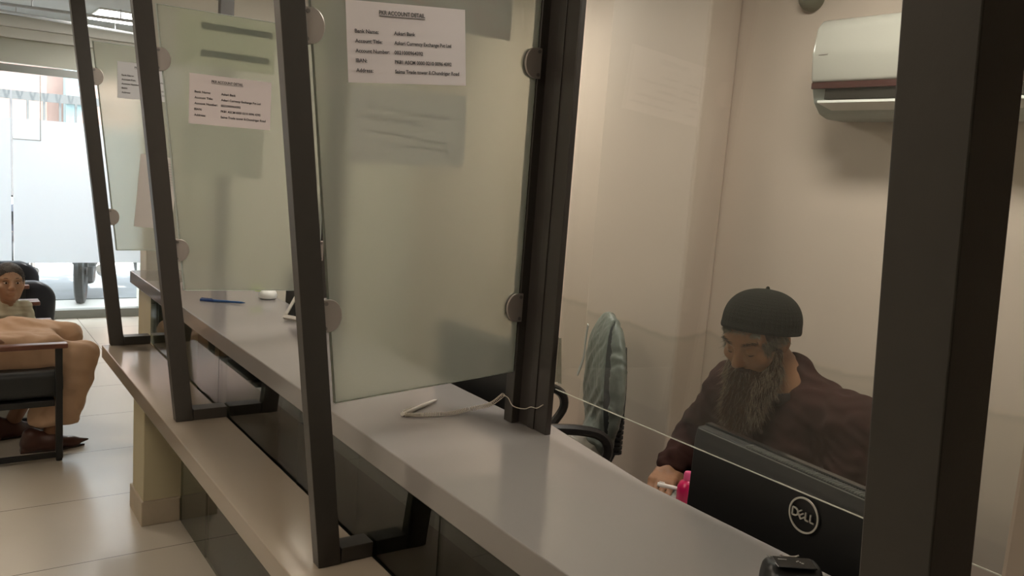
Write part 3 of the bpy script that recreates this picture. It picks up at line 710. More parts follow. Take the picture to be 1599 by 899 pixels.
def head(f, C, R, s=1.0, child=False, neck_to=None, rn=.056, lidded=True):
    """adult or child head in field f; local axes forward, left, up"""
    R = np.array(R); W = lambda p: np.array(C)+s*(np.array(p) @ R)
    E = lambda c, r, k=.012, mode='add', Q=None: f.ell(W(c), np.array(r)*s, (R if Q is None else Q @ R), k*s, mode)
    Cn = lambda a, b, ra, rb, k=.01, mode='add': f.cone(W(a), W(b), ra*s, rb*s, k*s, mode)
    E((-.012, 0, .030), (.100, .078, .092)); E((.030, 0, -.022), (.062, .062, .080), .02)
    E((.045, 0, -.085), (.038, .040, .030), .03); E((.02, .04, -.06), (.045, .018, .035), .025); E((.02, -.04, -.06), (.045, .018, .035), .025)
    if child:
        for y in (-1, 1): E((.055, .038*y, -.040), (.028, .024, .028), .015)
    for y in (-1, 1):
        Cn((.078, .014*y, .030), (.066, .048*y, .030), .010, .010, .014)       # brow
        E((.092, .032*y, .008), (.014, .018, .011), .012, 'sub')                 # socket
        E((.058, .050*y, -.020), (.022, .020, .018), .02)                        # cheekbone
        E((.0745, .031*y, .007), (.0135, .0155, .0125), .003)                    # eye under its lid
        Q = np.array([[math.cos(.35), -y*math.sin(.35), 0], [y*math.sin(.35), math.cos(.35), 0], [0, 0, 1]])
        E((-.008, .081*y, .002), (.020, .008, .032), .006, 'add', Q); E((-.004, .089*y, .004), (.011, .005, .020), .004, 'sub', Q)
        E((-.002, .080*y, -.024), (.009, .007, .010), .006)
        E((.098, .011*y, -.026), (.011, .0085, .0085), .006)                     # nostril wing
    Cn((.084, 0, .022), (.110, 0, -.018), .0075, .0115, .012); E((.109, 0, -.022), (.011, .0115, .010), .006)
    for y in (-1, 1): E((.103, .006*y, -.034), (.005, .0035, .004), .003, 'sub')
    E((.080, 0, -.058), (.018, .026, .018), .015)
    Cn((.092, -.018, -.052), (.092, .018, -.052), .0045, .0045, .006); Cn((.098, -.008, -.051), (.098, .008, -.051), .004, .004, .006)
    Cn((.092, -.015, -.063), (.092, .015, -.063), .006, .006, .006)
    Cn((.100, -.02, -.0575), (.100, .02, -.0575), .0012, .0012, .003, 'sub')
    E((.076, 0, -.095), (.018, .020, .015), .015)
    if neck_to is not None: f.cone(W((-.022, 0, -.04)), neck_to, rn*s, rn*1.08*s, .02)
    return W

def strands(seeds, dirs, lens, r=.0005, seg=5, curl=.15, rng=None):
    """one mesh of thin hair blades (3-sided tubes)"""
    rng = rng or np.random.default_rng(1); V = []; F = []; n = len(seeds)
    for i in range(n):
        p = np.array(seeds[i]); d = nrm(dirs[i]); l = lens[i]/seg; base = len(V)
        o = nrm(np.cross(d, rng.normal(size=3))); q = np.cross(d, o); bend = rng.normal(size=3)*curl
        for k in range(seg+1):
            rr = r*(1-.8*k/seg)
            for a in (0, 2.094, 4.189): V.append(p+rr*(o*math.cos(a)+q*math.sin(a)))
            d = nrm(d+bend/seg+rng.normal(size=3)*curl*.25); p = p+d*l
        for k in range(seg):
            for a in range(3): F.append((base+3*k+a, base+3*k+(a+1) % 3, base+3*k+3+(a+1) % 3, base+3*k+3+a))
    return np.array(V), np.array(F)

def hand(f, Wp, R, s=1.0, curl=(.5, .6, .7, .8), spread=.0, thumb=.5, side=1, k=.005):
    """Wp wrist; rows of R: finger direction, thumb-side direction, back-of-hand direction"""
    R = np.array(R); W = lambda p: np.array(Wp)+s*(np.array(p) @ R)
    f.rbox(W((.048, 0, -.002)), np.array((.046, .040, .013))*s, .012*s, R, .008*s)
    f.cone(W((-.02, 0, 0)), W((.03, 0, 0)), .026*s, .024*s, .01*s)
    f.ell(W((.03, .026, -.008)), np.array((.032, .018, .015))*s, R, .008*s)
    L = ((.031, .040, .025, .020), (.010, .046, .028, .021), (-.011, .042, .026, .020), (-.030, .032, .020, .018))
    for (y, a, b_, c_), cu, q in zip(L, curl, (0, 1, 2, 3)):
        p = np.array((.088-.004*abs(q-1), y, .001)); th = cu*.55; pts = [p-np.array((.02, 0, 0)), p]
        for l, inc in ((a, cu*.9), (b_, cu*.7), (c_, 0)):
            dirv = np.array((math.cos(th), (1.5-q)*spread*.1, -math.sin(th))); p = p+dirv*l; pts.append(p); th += inc
        f.chain([W(x) for x in pts], [.0095*s, .0093*s, .0085*s, .0078*s, .0062*s], k*s)
    p0 = np.array((.015, .028, -.006)); p1 = p0+np.array((.035, .026, -.010)); p2 = p1+np.array((.030, .008-thumb*.012, -.010-thumb*.006)); p3 = p2+np.array((.022, -.004-thumb*.014, -.006-thumb*.004))
    f.chain([W(x) for x in (p0, p1, p2, p3)], [.014*s, .0115*s, .0100*s, .0078*s], k*s)

def folds(amp, fr, seed=0, dirv=(0, 0, 1)):
    rng = np.random.default_rng(seed); A = rng.normal(size=(4, 3)); A /= np.linalg.norm(A, axis=1)[:, None]; ph = rng.uniform(0, 6, 4)
    D = nrm(dirv)
    def g(P):
        w_ = sum(np.sin(P @ A[i]*fr*.45+ph[i]) for i in range(4))*.9
        return amp*(np.abs(np.sin(P @ D*fr*.5+w_))-.6)+amp*.45*np.sin(P @ A[0]*fr*1.1+w_*1.3)
    return g
# ================================================================ the bearded teller
SKIN_M = skin('tan_skin', (.30, .155, .085))
t = thing('person', 'seated man in a dark cap and brown shirt, grey beard, head bowed over the desk', 'person', (1.95, 1.33, 0))
TC = np.array((1.800, 1.392, 1.174)); HS = .955
TR = frame((-.875, -.09, -.43), (-.43, -.02, .90))
NB = (1.885, 1.350, 1.045)
WR = np.array((1.775, 1.625, .735)); EL = np.array((1.905, 1.655, .80)); SR = np.array((1.90, 1.525, .985)); SLf = np.array((1.90, 1.135, .985)); ELl = np.array((1.86, 1.085, .78)); WRl = np.array((1.62, 1.13, .735))
f = Field((1.48, .94, .40), (2.16, 1.78, 1.34), .0042)
hw = head(f, TC, TR, HS, neck_to=NB)
f.cone(NB, (1.93, 1.33, .93), .062, .10, .05); f.ell((1.93, 1.33, .86), (.10, .17, .18), k=.04); f.ell((1.95, 1.33, .60), (.12, .16, .17), k=.06)
f.chain([SR, EL, WR], [.055, .040, .028], .02); f.chain([SLf, ELl, WRl], [.055, .040, .028], .02)
hand(f, WR, frame((-.80, -.52, -.22), (-.15, -.05, 1))*np.array([[1], [-1], [1]]) if False else np.array([nrm((-.86, -.46, -.20)), nrm((-.46, .86, .0))*-1*-1*-1, nrm((-.18, -.08, .98))]), 1.0, (.7, .8, .9, 1.0), 0, .8)
hand(f, WRl, np.array([nrm((-.95, .25, -.12)), nrm((.25, .95, 0)), nrm((-.12, .0, .99))]), 1.0, (.5, .55, .6, .65), 0, .5)
BVF = f.mesh(1); body = mobj('body', BVF, SKIN_M, t)
hm_ = BVF[0][:, 2] > 1.04; HN = vnormals(*BVF)[hm_]; HV = BVF[0][hm_]
# shirt
f = Field((1.55, .93, .40), (2.20, 1.80, 1.14), .006)
f.cone((1.905, 1.348, 1.075), (1.93, 1.33, .95), .064, .115, .03)
f.ell((1.935, 1.33, .84), (.125, .195, .22), k=.05); f.ell((1.93, 1.33, .60), (.165, .20, .22), k=.08); f.ell((1.86, 1.33, .72), (.10, .15, .16), k=.06)
for s_, e_, w_ in ((SR, EL, WR), (SLf, ELl, WRl)):
    f.chain([s_, e_], [.082, .066], .035)
    f.cone(e_, w_+(e_-w_)*.12, .066, .048, .02)
f.cone((1.915, 1.33, 1.00), SR+np.array((0, 0, .012)), .085, .072, .03); f.cone((1.915, 1.33, 1.00), SLf+np.array((0, 0, .012)), .085, .072, .03)
g1 = folds(.0062, 62, 3, (.35, .9, .45)); g2 = folds(.004, 110, 9, (.2, .3, .95))
f.warp(lambda P: g1(P)+g2(P))
f.ell(hw((-.02, 0, -.115)), (.072, .064, .10), k=.008, mode='sub')
SH = mat('brown_cotton', (.034, .013, .010), .9, var=.18, scale=40, bump=.15, bscale=500, spec=.2)
shirt = mobj('shirt', f.mesh(1), SH, t)
# collar band, placket, buttons
b = B()
cc = [np.array(NB)+np.array((-.066*math.cos(a)-.002, .064*math.sin(a), +.004+.030*math.cos(a)*-1)) for a in np.linspace(.25, 2*math.pi-.25, 30)]
tube(b, cc, .013, 8, flat=((0, 0, 1), 1.5)); obj('collar', b, mat('dark_collar', (.028, .016, .014), .8), shirt, True)
for zz in (.93, .86, .79):
    b = B(); lathe(b, [(.006, -.002), (.0065, .0), (.0045, .002)], (0, 0, 0), 'z', 12)
    xs = 1.932-.165
    b.transform(Matrix.Translation((1.80-(.93-zz)*.28-.0, 1.345, zz)) @ Matrix.Rotation(-math.radians(80), 4, 'Y')); obj('button', b, mat('button_brown', (.12, .08, .07), .25), shirt)
# legs (under the desk)
f = Field((1.45, 1.08, .0), (2.12, 1.60, .62), .009)
for y in (1.22, 1.45):
    f.chain([(1.95, y, .53), (1.62, y, .545), (1.60, y, .12)], [.10, .085, .065], .03)
f.ell((1.96, 1.33, .55), (.13, .18, .10), k=.05); g = folds(.005, 60, 5); f.warp(g)
f.cut((0, 0, .10), (0, 0, -1))
mobj('trousers', f.mesh(1), mat('brown_trousers', (.05, .026, .02), .85, var=.1), t)
for y in (1.22, 1.45):
    f = Field((1.42, y-.07, .0), (1.70, y+.07, .16), .005); f.ell((1.55, y, .035), (.12, .044, .035)); f.ell((1.60, y, .06), (.05, .04, .055)); f.cut((0, 0, .004), (0, 0, -1))
    mobj('shoe', f.mesh(1), M['black'], t)
# cap
CAPB = np.array((1.812, 1.392, 1.201)); cap_x = nrm((-.97, .06, -.10))
b = B(); prof = [(.0, 1.0)]
for i in range(1, 15):
    a = i/14*math.pi/2; prof.append((math.sin(a)**.86, math.cos(a)**.9))
rings = []
Cz = nrm((.06, -.01, .99)); Cx = nrm(np.cross(np.cross(Cz, cap_x), Cz)); Cyv = np.cross(Cz, Cx)
def capring(r, h, sx=.117, sy=.0915, hh=.103):
    return [CAPB+Cx*(r*sx*math.cos(a))+Cyv*(r*sy*math.sin(a))+Cz*(h*hh) for a in np.linspace(0, 2*math.pi, 49)[:-1]]
seq = [(1.0, -.06), (1.012, .0), (1.0, .12)]+[(r, .12+.88*h) for r, h in prof[::-1][1:]]
vv = [[b.verts.new(p) for p in capring(r, h)] for r, h in seq if r > 0.02]
top = b.verts.new(CAPB+Cz*.1045)
for i in range(len(vv)-1):
    for j in range(48): b.faces.new((vv[i][j], vv[i][(j+1) % 48], vv[i+1][(j+1) % 48], vv[i+1][j]))
for j in range(48): b.faces.new((vv[-1][j], vv[-1][(j+1) % 48], top))
inn = [b.verts.new(p) for p in capring(.96, -.06)]
inn2 = [b.verts.new(p) for p in capring(.94, .10)]
for j in range(48): b.faces.new((vv[0][(j+1) % 48], vv[0][j], inn[j], inn[(j+1) % 48])); b.faces.new((inn[(j+1) % 48], inn[j], inn2[j], inn2[(j+1) % 48]))
CAPM = mat('black_knit', (.009, .009, .0065), .95, var=.2, scale=60, bump=.3, bscale=420, spec=.15)
cap = obj('cap', b, CAPM, t, math.pi)
b = B(); lathe(b, [(.006, -.003), (.005, .003), (.002, .006)], tuple(CAPB+Cz*.1045), 'z', 10); obj('cap_button', b, CAPM, cap, True)
# hair round the back and sides, fringe under the brim
HAIRG = mat('grey_hair', (.22, .19, .15), .7, spec=.15, var=.5, scale=90)
HAIRD = mat('dark_grey_hair', (.060, .044, .034), .7, spec=.15, var=.5, scale=60)
rng = np.random.default_rng(4)
f = Field((1.66, 1.24, 1.08), (1.96, 1.48, 1.27), .004)
W = hw
f.ell(W((-.018, 0, .030)), (.103, .082, .094), TR, .01)
f.d = np.maximum(f.d, (lambda P: np.maximum(((P-W((.046, 0, 0))) @ TR[0]), -((P-W((-.0, 0, -.012))) @ TR[2]+.35*((P-W((-.0, 0, 0))) @ TR[0]))))(f.region(f.lo, f.lo+f.h*f.n)[1]).astype(np.float32)[:f.n[0], :f.n[1], :f.n[2]])
f.ell(W((-.0, .090, -.004)), (.022, .022, .034), TR, .004, 'sub'); f.ell(W((-.0, -.090, -.004)), (.022, .022, .034), TR, .004, 'sub')
f.cut(CAPB+Cz*.004, Cz)
hair = mobj('hair', f.mesh(2), HAIRD, t)
from mathutils.kdtree import KDTree
kd = KDTree(len(HV)); [kd.insert(v, i) for i, v in enumerate(HV)]; kd.balance()
def snap(p): c, i, d = kd.find(p); return np.array(c), HN[i]
sd_, dr_, ln_ = [], [], []
for _ in range(1300):
    y = rng.choice((-1, 1)); x = rng.uniform(-.02, .062)
    c, nn = snap(W((x, y*.080*(1-max(0, x-.03)*5), rng.uniform(.004, .040)-.25*max(0, x-.02))))
    if (c-CAPB) @ Cz > .004: continue
    sd_.append(c); dr_.append(nn*.45+(np.array((.10, 0, -.8))) @ TR+rng.normal(size=3)*.25); ln_.append(rng.uniform(.010, .022))
for _ in range(700):
    y = rng.uniform(-.062, .062)
    if -.045 < y < .012 and rng.random() < .8: continue
    c, nn = snap(CAPB+Cx*.098*math.sqrt(1-(y/.09)**2)-Cyv*y+Cz*rng.uniform(-.012, -.004))
    sd_.append(c); dr_.append(nn*.6-Cz*.7+Cyv*rng.uniform(-.6, .6)); ln_.append(rng.uniform(.008, .016))
mobj('hair_strands', strands(sd_, dr_, ln_, .0008, 4, .3, rng), HAIRG, hair)
# beard: a soft core and many strands
BD = mat('beard_core', (.050, .027, .016), .85, var=.5, scale=50)
f = Field((1.60, 1.22, .90), (1.90, 1.50, 1.20), .0045)
dn = nrm((-.10, .0, -1))
chin = W((.080, 0, -.095))
f.ell(W((.070, 0, -.080)), (.040, .046, .034), TR, .02)
f.cone(chin, chin+dn*.070, .042, .040, .03); f.cone(chin+dn*.06, chin+dn*.120, .042, .020, .03)
for y in (-1, 1):
    f.cone(W((.012, .066*y, -.025)), W((.040, .052*y, -.075)), .013, .022, .02); f.cone(W((.040, .050*y, -.075)), W((.075, .02*y, -.105)), .022, .03, .02)
    f.cone(W((.100, .006*y, -.043)), W((.082, .036*y, -.062)), .0080, .0085, .008)
    f.cone(W((.030, .050*y, -.085)), chin+dn*.06+TR[1]*.018*y, .024, .030, .03)
gb = folds(.004, 150, 2, (.6, .8, .05)); f.warp(gb)
VF = f.mesh(1); beard = mobj('beard', VF, BD, t)
Vb, Fb = VF; Nb = vnormals(Vb, Fb); pick = rng.choice(len(Vb), 5200)
sd_ = Vb[pick]; out = Nb[pick]
dr_ = out*.30+dn[None, :]*1.0+rng.normal(size=(len(pick), 3))*.10
ln_ = rng.uniform(.015, .042, len(pick))
rel = (sd_-TC) @ TR.T
grey = (np.abs(rel[:, 1]) > .036) & (rel[:, 2] > -.17) & (rng.random(len(pick)) < .75)
grey |= rng.random(len(pick)) < .13
mobj('beard_strands', strands(sd_[grey], dr_[grey], ln_[grey], .0006, 4, .35, rng), mat('pale_grey_hair', (.30, .235, .175), .7, spec=.15, var=.4, scale=80), beard)
mobj('beard_strands', strands(sd_[~grey], dr_[~grey], ln_[~grey], .0006, 4, .35, rng), mat('dark_brown_hair', (.085, .046, .026), .7, spec=.12, var=.4, scale=80), beard)
# eyebrows and lash lines
for y in (-1, 1):
    sd_, dr_, ln_ = [], [], []
    for _ in range(120):
        u = rng.uniform(0, 1); p = np.array((.0885-.020*u*u, y*(.014+.036*u), .030+.006*math.sin(u*2.6)+rng.uniform(-.0032, .0032)))
        c, nn = snap(W(p)); sd_.append(c); dr_.append((np.array((.25, y*.9, .25-.5*u))) @ TR); ln_.append(rng.uniform(.006, .011))
    mobj('eyebrow', strands(sd_, dr_, ln_, .0005, 3, .2, rng), mat('brow_hair', (.03, .023, .018), .7), t)
    b = B(); tube(b, [W((.0872-.010*((u-.5)/.5)**2*1.0-.002, y*(.018+.027*u), .0015-.004*math.sin(u*math.pi))) for u in np.linspace(0, 1, 9)], .0013, 5); obj('eyelash', b, mat('lash', (.02, .014, .012), .7), t)

# his chair: arm loops, seat, star base
OFF = mat('office_fabric_dark', (.022, .025, .026), .9, var=.1, bump=.1, bscale=500)
def swivel_chair(name, label, x, y, rz, back_h=1.0, wrapped=False, arms=True):
    """local +x is the way the chair faces"""
    T = Matrix.Translation((x, y, 0)) @ Matrix.Rotation(rz, 4, 'Z'); Rm = np.array(T.to_3x3()).T
    t = thing(name, label, 'office chair', (x, y, 0))
    A = lambda p: np.array(T @ Vector(p))
    f = Field(A((0, 0, 0))-np.array((.36, .36, 0))+np.array((0, 0, .38)), A((0, 0, 0))+np.array((.36, .36, .56)), .009)
    f.rbox(A((0, 0, .455)), (.235, .235, .04), .035, Rm); mobj('seat', f.mesh(2), OFF, t)
    f = Field(A((-.25, 0, .5))-np.array((.33, .33, .05)), A((-.25, 0, 1.1))+np.array((.33, .33, .05)), .008)
    bz = back_h
    f.ell(A((-.235, 0, bz-.23)), (.038, .185, .245), Rm, .01); f.d -= .008
    back = mobj('backrest', f.mesh(2), OFF, t)
    b = B()
    tube(b, [A(p) for p in spline([(-.30, .0, bz-.10), (-.315, 0, bz-.3), (-.30, 0, .52), (-.22, 0, .415), (-.02, 0, .405)], 6)], .022, 8, flat=(Rm[0], .6)); obj('back_bracket', b, M['black'], t, True)
    b = B(); tube(b, [A((-.305, 0, .50)), A((-.305, 0, .66))], .020, 10)
    for k in range(8): tube(b, [A((-.305, 0, .50+k*.02)), A((-.305, 0, .509+k*.02))], .028, 10)
    obj('bellows', b, M['black'], back, True)
    if arms:
        for s in (-1, 1):
            b = B(); tube(b, [A(p) for p in spline([(.05, .25*s, .425), (.15, .285*s, .50), (.17, .29*s, .62), (.08, .29*s, .685), (-.12, .29*s, .675), (-.17, .29*s, .60), (-.10, .285*s, .49), (-.04, .25*s, .425)], 6)], .019, 8); obj('armrest', b, mat('arm_black', (.018, .016, .015), .35), t, True)
    b = B(); tube(b, [A((0, 0, .10)), A((0, 0, .41))], .028, 12); obj('gas_lift', b, M['chrome'], t, True)
    b = B()
    for k in range(5):
        a = k*2*math.pi/5+.3; tube(b, [A((0, 0, .10)), A((.28*math.cos(a), .28*math.sin(a), .075))], [.03, .017], 8)
    obj('star_base', b, M['black'], t, True)
    for k in range(5):
        a = k*2*math.pi/5+.3; p = A((.28*math.cos(a), .28*math.sin(a), .03)); b = B(); lathe(b, [(.028, -.018), (.030, 0), (.028, .018)], tuple(p+np.array((0, 0, .0005))), 'x', 14); obj('caster', b, M['black'], t, True)
    return t, T, A, Rm, back
swivel_chair('office_chair', 'black office chair the bearded man sits on, only its curved armrest showing', 1.99, 1.36, math.pi*.97, .86)
tw, T, A, Rm, back = swivel_chair('office_chair', 'empty office chair with a torn plastic cover on its backrest, beside the column', 1.91, 2.42, math.radians(157), 1.02)
# torn plastic cover, two halves with a slit between them
PL = bpy.data.materials.new('milky_plastic'); PL.use_nodes = True; nt = PL.node_tree; N = nt.nodes; L = nt.links
pb = N['Principled BSDF']; pb.inputs['Base Color'].default_value = (.215, .24, .215, 1); pb.inputs['Roughness'].default_value = .32
trn = N.new('ShaderNodeBsdfTransparent'); mx = N.new('ShaderNodeMixShader'); nz = N.new('ShaderNodeTexNoise'); nz.inputs['Scale'].default_value = 7; nz.inputs['Detail'].default_value = 3; nz.inputs['Distortion'].default_value = .3; tcp = N.new('ShaderNodeTexCoord'); mpp = N.new('ShaderNodeMapping'); mpp.inputs['Scale'].default_value = (3, 3, .8); L.new(tcp.outputs['Object'], mpp.inputs[0]); L.new(mpp.outputs[0], nz.inputs['Vector'])
cr = N.new('ShaderNodeMapRange'); cr.inputs[1].default_value = .3; cr.inputs[2].default_value = .7; cr.inputs[3].default_value = .72; cr.inputs[4].default_value = .92
L.new(nz.outputs['Fac'], cr.inputs[0]); L.new(cr.outputs[0], mx.inputs[0]); L.new(trn.outputs[0], mx.inputs[1]); L.new(pb.outputs[0], mx.inputs[2]); L.new(mx.outputs[0], N['Material Output'].inputs[0])
bp = N.new('ShaderNodeBump'); bp.inputs['Strength'].default_value = .5; bp.inputs['Distance'].default_value = .006; L.new(nz.outputs['Fac'], bp.inputs['Height']); L.new(bp.outputs[0], pb.inputs['Normal'])
# (chair cover continues) a bag round the backrest, open along a slanting slit at the front
bz = 1.02
f = Field(A((-.25, 0, .45))-np.array((.33, .33, .05)), A((-.25, 0, 1.12))+np.array((.33, .33, .05)), .005)
f.ell(A((-.235, 0, bz-.23)), (.052, .205, .265), Rm, .01); f.cone(A((-.24, .02, bz-.46)), A((-.22, .02, bz-.55)), .09, .03, .05)
g = folds(.0035, 90, 11, (.5, .6, .6)); g_ = folds(.0018, 230, 13, (.7, .1, .6)); f.warp(lambda P: g(P)+g_(P))
P = f.region(f.lo, f.lo+f.h*f.n)[1][:f.n[0], :f.n[1], :f.n[2]]
q = (P-A((-.235, 0, bz-.23))) @ Rm.T
slit = np.abs(q[..., 1]-(.135-.12*q[..., 2]-.7*(q[..., 2]-.02)**2))-(.020*np.clip(1-((q[..., 2]-.02)/.24)**2, 0, 1)+.0015)
slit = np.where(q[..., 0] > .002, slit, .05)
low = np.where((q[..., 1] < -.02) & (q[..., 0] > -.02), np.clip(q[..., 2]+.06, None, .05), .05)
edge = np.where(q[..., 0] < -.022, -1.0, .05)          # the rear rim of the backrest stays bare
inner = f.d+.014
f.d = np.maximum(np.maximum(f.d, -inner), -np.minimum(slit, edge)).astype(np.float32)
cov = mobj('plastic_cover', f.mesh(0), PL, tw); cov['label'] = 'torn crinkled clear plastic cover'
b = B(); tube(b, [A(p) for p in spline([(-.16, -.03, bz-.02), (-.165, -.06, bz-.09), (-.168, -.075, bz-.16), (-.165, -.125, bz-.24)], 6)], .009, 6, flat=(Rm[0], .3))
obj('loose_strip', b, mat('white_plastic_strip', (.45, .46, .43), .3), cov, True)
f = Field(A((-.2, 0, .4))-np.array((.2, .2, .02)), A((-.2, 0, .62))+np.array((.2, .2, .02)), .006)
f.ell(A((-.15, .02, .535)), (.11, .09, .05), Rm); f.ell(A((-.19, -.05, .51)), (.07, .08, .045), Rm, .03); g = folds(.009, 130, 21, (.4, .5, .7)); f.warp(g)
mobj('bunched_plastic', f.mesh(1), mat('bunched_plastic', (.16, .145, .115), .35, var=.5, scale=14), tw)
# dark green chair back at the far right, seen past the big post
swivel_chair('office_chair', 'dark green chair back glimpsed to the right of the large dark post', 2.16, .72, math.pi, .86, arms=False)

# ================================================================ small things on the counter and desk
def pen(name, a, c, r, m, label, capm=None):
    a, c = Vector(a), Vector(c); d = (c-a).normalized(); t = thing(name, label, 'pen', a)
    b = B(); L_ = (c-a).length; tube(b, [a+d*L_*k for k in (0, .015, .05, .62, .66, .9, .97, 1)], [r*k for k in (.7, 1.0, 1.0, 1.0, .9, .85, .4, .15)], 10); obj('barrel', b, m, t, True)
    b = B(); tube(b, [a-d*.001, a+d*L_*.30], [r*1.12, r*1.12], 10); o = obj('cap', b, capm or m, t, True)
    b = B(); s = Vector((0, 0, 1)); tube(b, [a+d*.004+s*r*1.2, a+d*.004+s*r*1.6, a+d*L_*.26+s*r*1.5], r*.25, 6); obj('clip', b, capm or m, o, True)
    return t
ZT = ZC+.0005
penw = mat('pen_white', (.72, .68, .62), .3)
pen('pen', (1.016, 1.877, ZT+.006), (1.171, 1.963, ZT+.006), .0052, penw, 'white pen tied to the coiled cord on the near counter')
pen('pen', (.966, 3.65, ZT+.006), (1.124, 3.541, ZT+.006), .0055, mat('pen_blue', (.02, .09, .26), .3), 'blue pen lying on the far part of the counter', mat('pen_blue_dark', (.015, .05, .18), .3))
# coiled cord from the pen to the partition post
path = spline([(1.020, 1.873, ZT+.005), (1.06, 1.855, ZT+.005), (1.133, 1.837, ZT+.006), (1.20, 1.835, ZT+.012), (1.232, 1.79, ZT+.034), (1.245, 1.748, ZC+.072)], 40)
acc = [0]
for i in range(1, len(path)): acc.append(acc[-1]+(path[i]-path[i-1]).length)
pts = []; turns = 62; n_ = turns*9
for i in range(n_+1):
    s_ = i/n_; s_ = s_ - .0*s_; L_ = acc[-1]*(s_**1.35*.55+s_*.45); j = min(range(len(acc)), key=lambda k: abs(acc[k]-L_)); j = min(max(j, 1), len(path)-2)
    u = (L_-acc[j-1])/max(1e-6, acc[j+1]-acc[j-1]); p = path[j-1].lerp(path[j+1], min(max(u, 0), 1)); tg = (path[j+1]-path[j-1]).normalized()
    x_ = tg.cross(Vector((0, 0, 1))).normalized(); y_ = x_.cross(tg); a_ = 2*math.pi*i/9; pts.append(p+(x_*math.cos(a_)+y_*math.sin(a_))*.0052)
b = B(); tube(b, pts, .0011, 5)
tube(b, spline([pts[-1], (1.250, 1.735, ZC+.066), (1.252, 1.712, ZC+.050), (1.272, 1.69, ZC+.046), (1.2745, 1.665, ZC+.058), (1.2745, 1.64, ZC+.062), (1.2748, 1.615, ZC+.078)], 8), .0012, 6)
tag(obj('coiled_cord', b, mat('cord_white', (.66, .60, .52), .4), None, True), 'white coiled plastic cord running from the pen to the dark post', 'cord')

# card terminal
t = thing('card_terminal', 'black card payment terminal at the lower edge of the view on the counter', 'card terminal', (1.10, .73, ZT))
TM = Matrix.Translation((1.138, .752, ZT)) @ Matrix.Rotation(math.radians(-35.5), 4, 'Z') @ Matrix.Rotation(0, 4, 'X')
# local x: right in view, y: away from the viewer
f = Field((-.075, -.16, -.002), (.075, .06, .08), .0028)
f.rbox((0, -.045, .028), (.046, .085, .024), .018, k=.01); f.rbox((0, .018, .040), (.0465, .024, .026), .016, k=.012)
g = np.eye(3)
V, F_ = f.mesh(2); V = np.array([TM @ Vector(p) for p in V]); V[:, 2] = np.maximum(V[:, 2], ZT)
mobj('housing', (V, F_), M['black'], t)
b = B(); box(b, -.030, .032, -.008, .030, .0640, .0665, .002, 2, TM); obj('screen', b, M['blackg'], t)
b = B(); tube(b, [TM @ Vector(p) for p in spline([(-.012, .043, .064), (-.008, .0455, .060), (.012, .0455, .060), (.018, .043, .064)], 5)], .0016, 6); obj('chrome_edge', b, M['chrome'], t, True)
b = B(); tube(b, [TM @ Vector(p) for p in ((-.036, .038, .0645), (-.030, -.006, .0650))], .0008, 5); obj('silver_line', b, mat('grey_line', (.30, .29, .27), .3), t)
me = text_mesh('ingenico', TM @ Matrix.Translation((-.024, .018, .0668)), .014, .0022, bold=.02)
o = bpy.data.objects.new('printed_text', me); COL.objects.link(o); me.transform(Matrix.Translation(-off(t))); me.materials.append(mat('pale_print', (.55, .53, .48), .5)); o.parent = t
b = B()
for (x, y) in ((.004, .012), (.007, .014), (.009, .010), (.011, .007), (.013, .0065)): box(b, x, x+.0015, y, y+.0025, .0667, .0670, 0, 1, TM)
obj('paper_icon', b, bpy.data.materials['pale_print'], t)
b = B()
for r_ in range(4):
    for c_ in range(3): box(b, -.030+c_*.022, -.014+c_*.022, -.034-r_*.021, -.020-r_*.021, .0510, .0545, .003, 2, TM)
obj('keypad', b, mat('key_grey', (.06, .06, .06), .5), t)

# white framed tablet on a stand
t = thing('tablet', 'white framed tablet tilted on the counter, half hidden by the nearest leaning post', 'tablet', (1.27, 3.22, ZT))
TT = Matrix.Translation((1.165, 3.18, ZT+.002)) @ Matrix.Rotation(math.radians(-62), 4, 'Z') @ Matrix.Rotation(math.radians(50), 4, 'X')
# local: x along the lower edge towards the viewer, y up the slope
def tb(b, x0, x1, y0, y1, z0, z1, bv=.0015): box(b, x0, x1, y0, y1, z0, z1, bv, 2, TT)
b = B(); tb(b, 0, .26, 0, .016, 0, .014); tb(b, 0, .016, .0161, .175, 0, .014); tb(b, .244, .26, .0161, .175, 0, .014); tb(b, 0, .26, .1751, .19, 0, .014); obj('frame', b, mat('tablet_white', (.72, .66, .60), .35), t)
b = B(); tb(b, .0165, .2435, .0165, .1745, .004, .012); obj('screen', b, M['blackg'], t)
b = B(); p0 = TT @ Vector((.13, .15, 0)); box(b, -.02, .02, -.004, .004, 0, 1, 0, 1, Matrix.Translation((p0.x, p0.y, ZT)) @ Matrix.Diagonal((1, 1, p0.z-ZT-.004, 1))); obj('kickstand', b, M['black'], t)
# hand sanitiser pot / white dispenser with a green tag
t = thing('tape_dispenser', 'small round white pot with a green tag on the far counter beside the tablet', 'pot', (1.262, 3.66, ZT))
b = B(); lathe(b, [(.030, 0), (.040, .006), (.042, .018), (.036, .034), (.022, .044), (.006, .047)], (1.262, 3.66, ZT), 'z', 24); obj('pot_body', b, M['white'], t, True)
b = B(); lathe(b, [(.009, .045), (.009, .062), (.012, .064), (.012, .074), (.004, .076)], (1.268, 3.66, ZT), 'z', 14); obj('pot_neck', b, mat('grey_neck', (.40, .40, .40), .4), t, True)
b = B(); prism(b, [(1.178, ZT+.046), (1.19, ZT+.060), (1.240, ZT+.058), (1.236, ZT+.034), (1.205, ZT+.036)], 'y', 3.657, 3.662, .001); obj('green_tag', b, mat('lime_green', (.38, .55, .03), .45), t); t.name = 'sanitiser_pot'

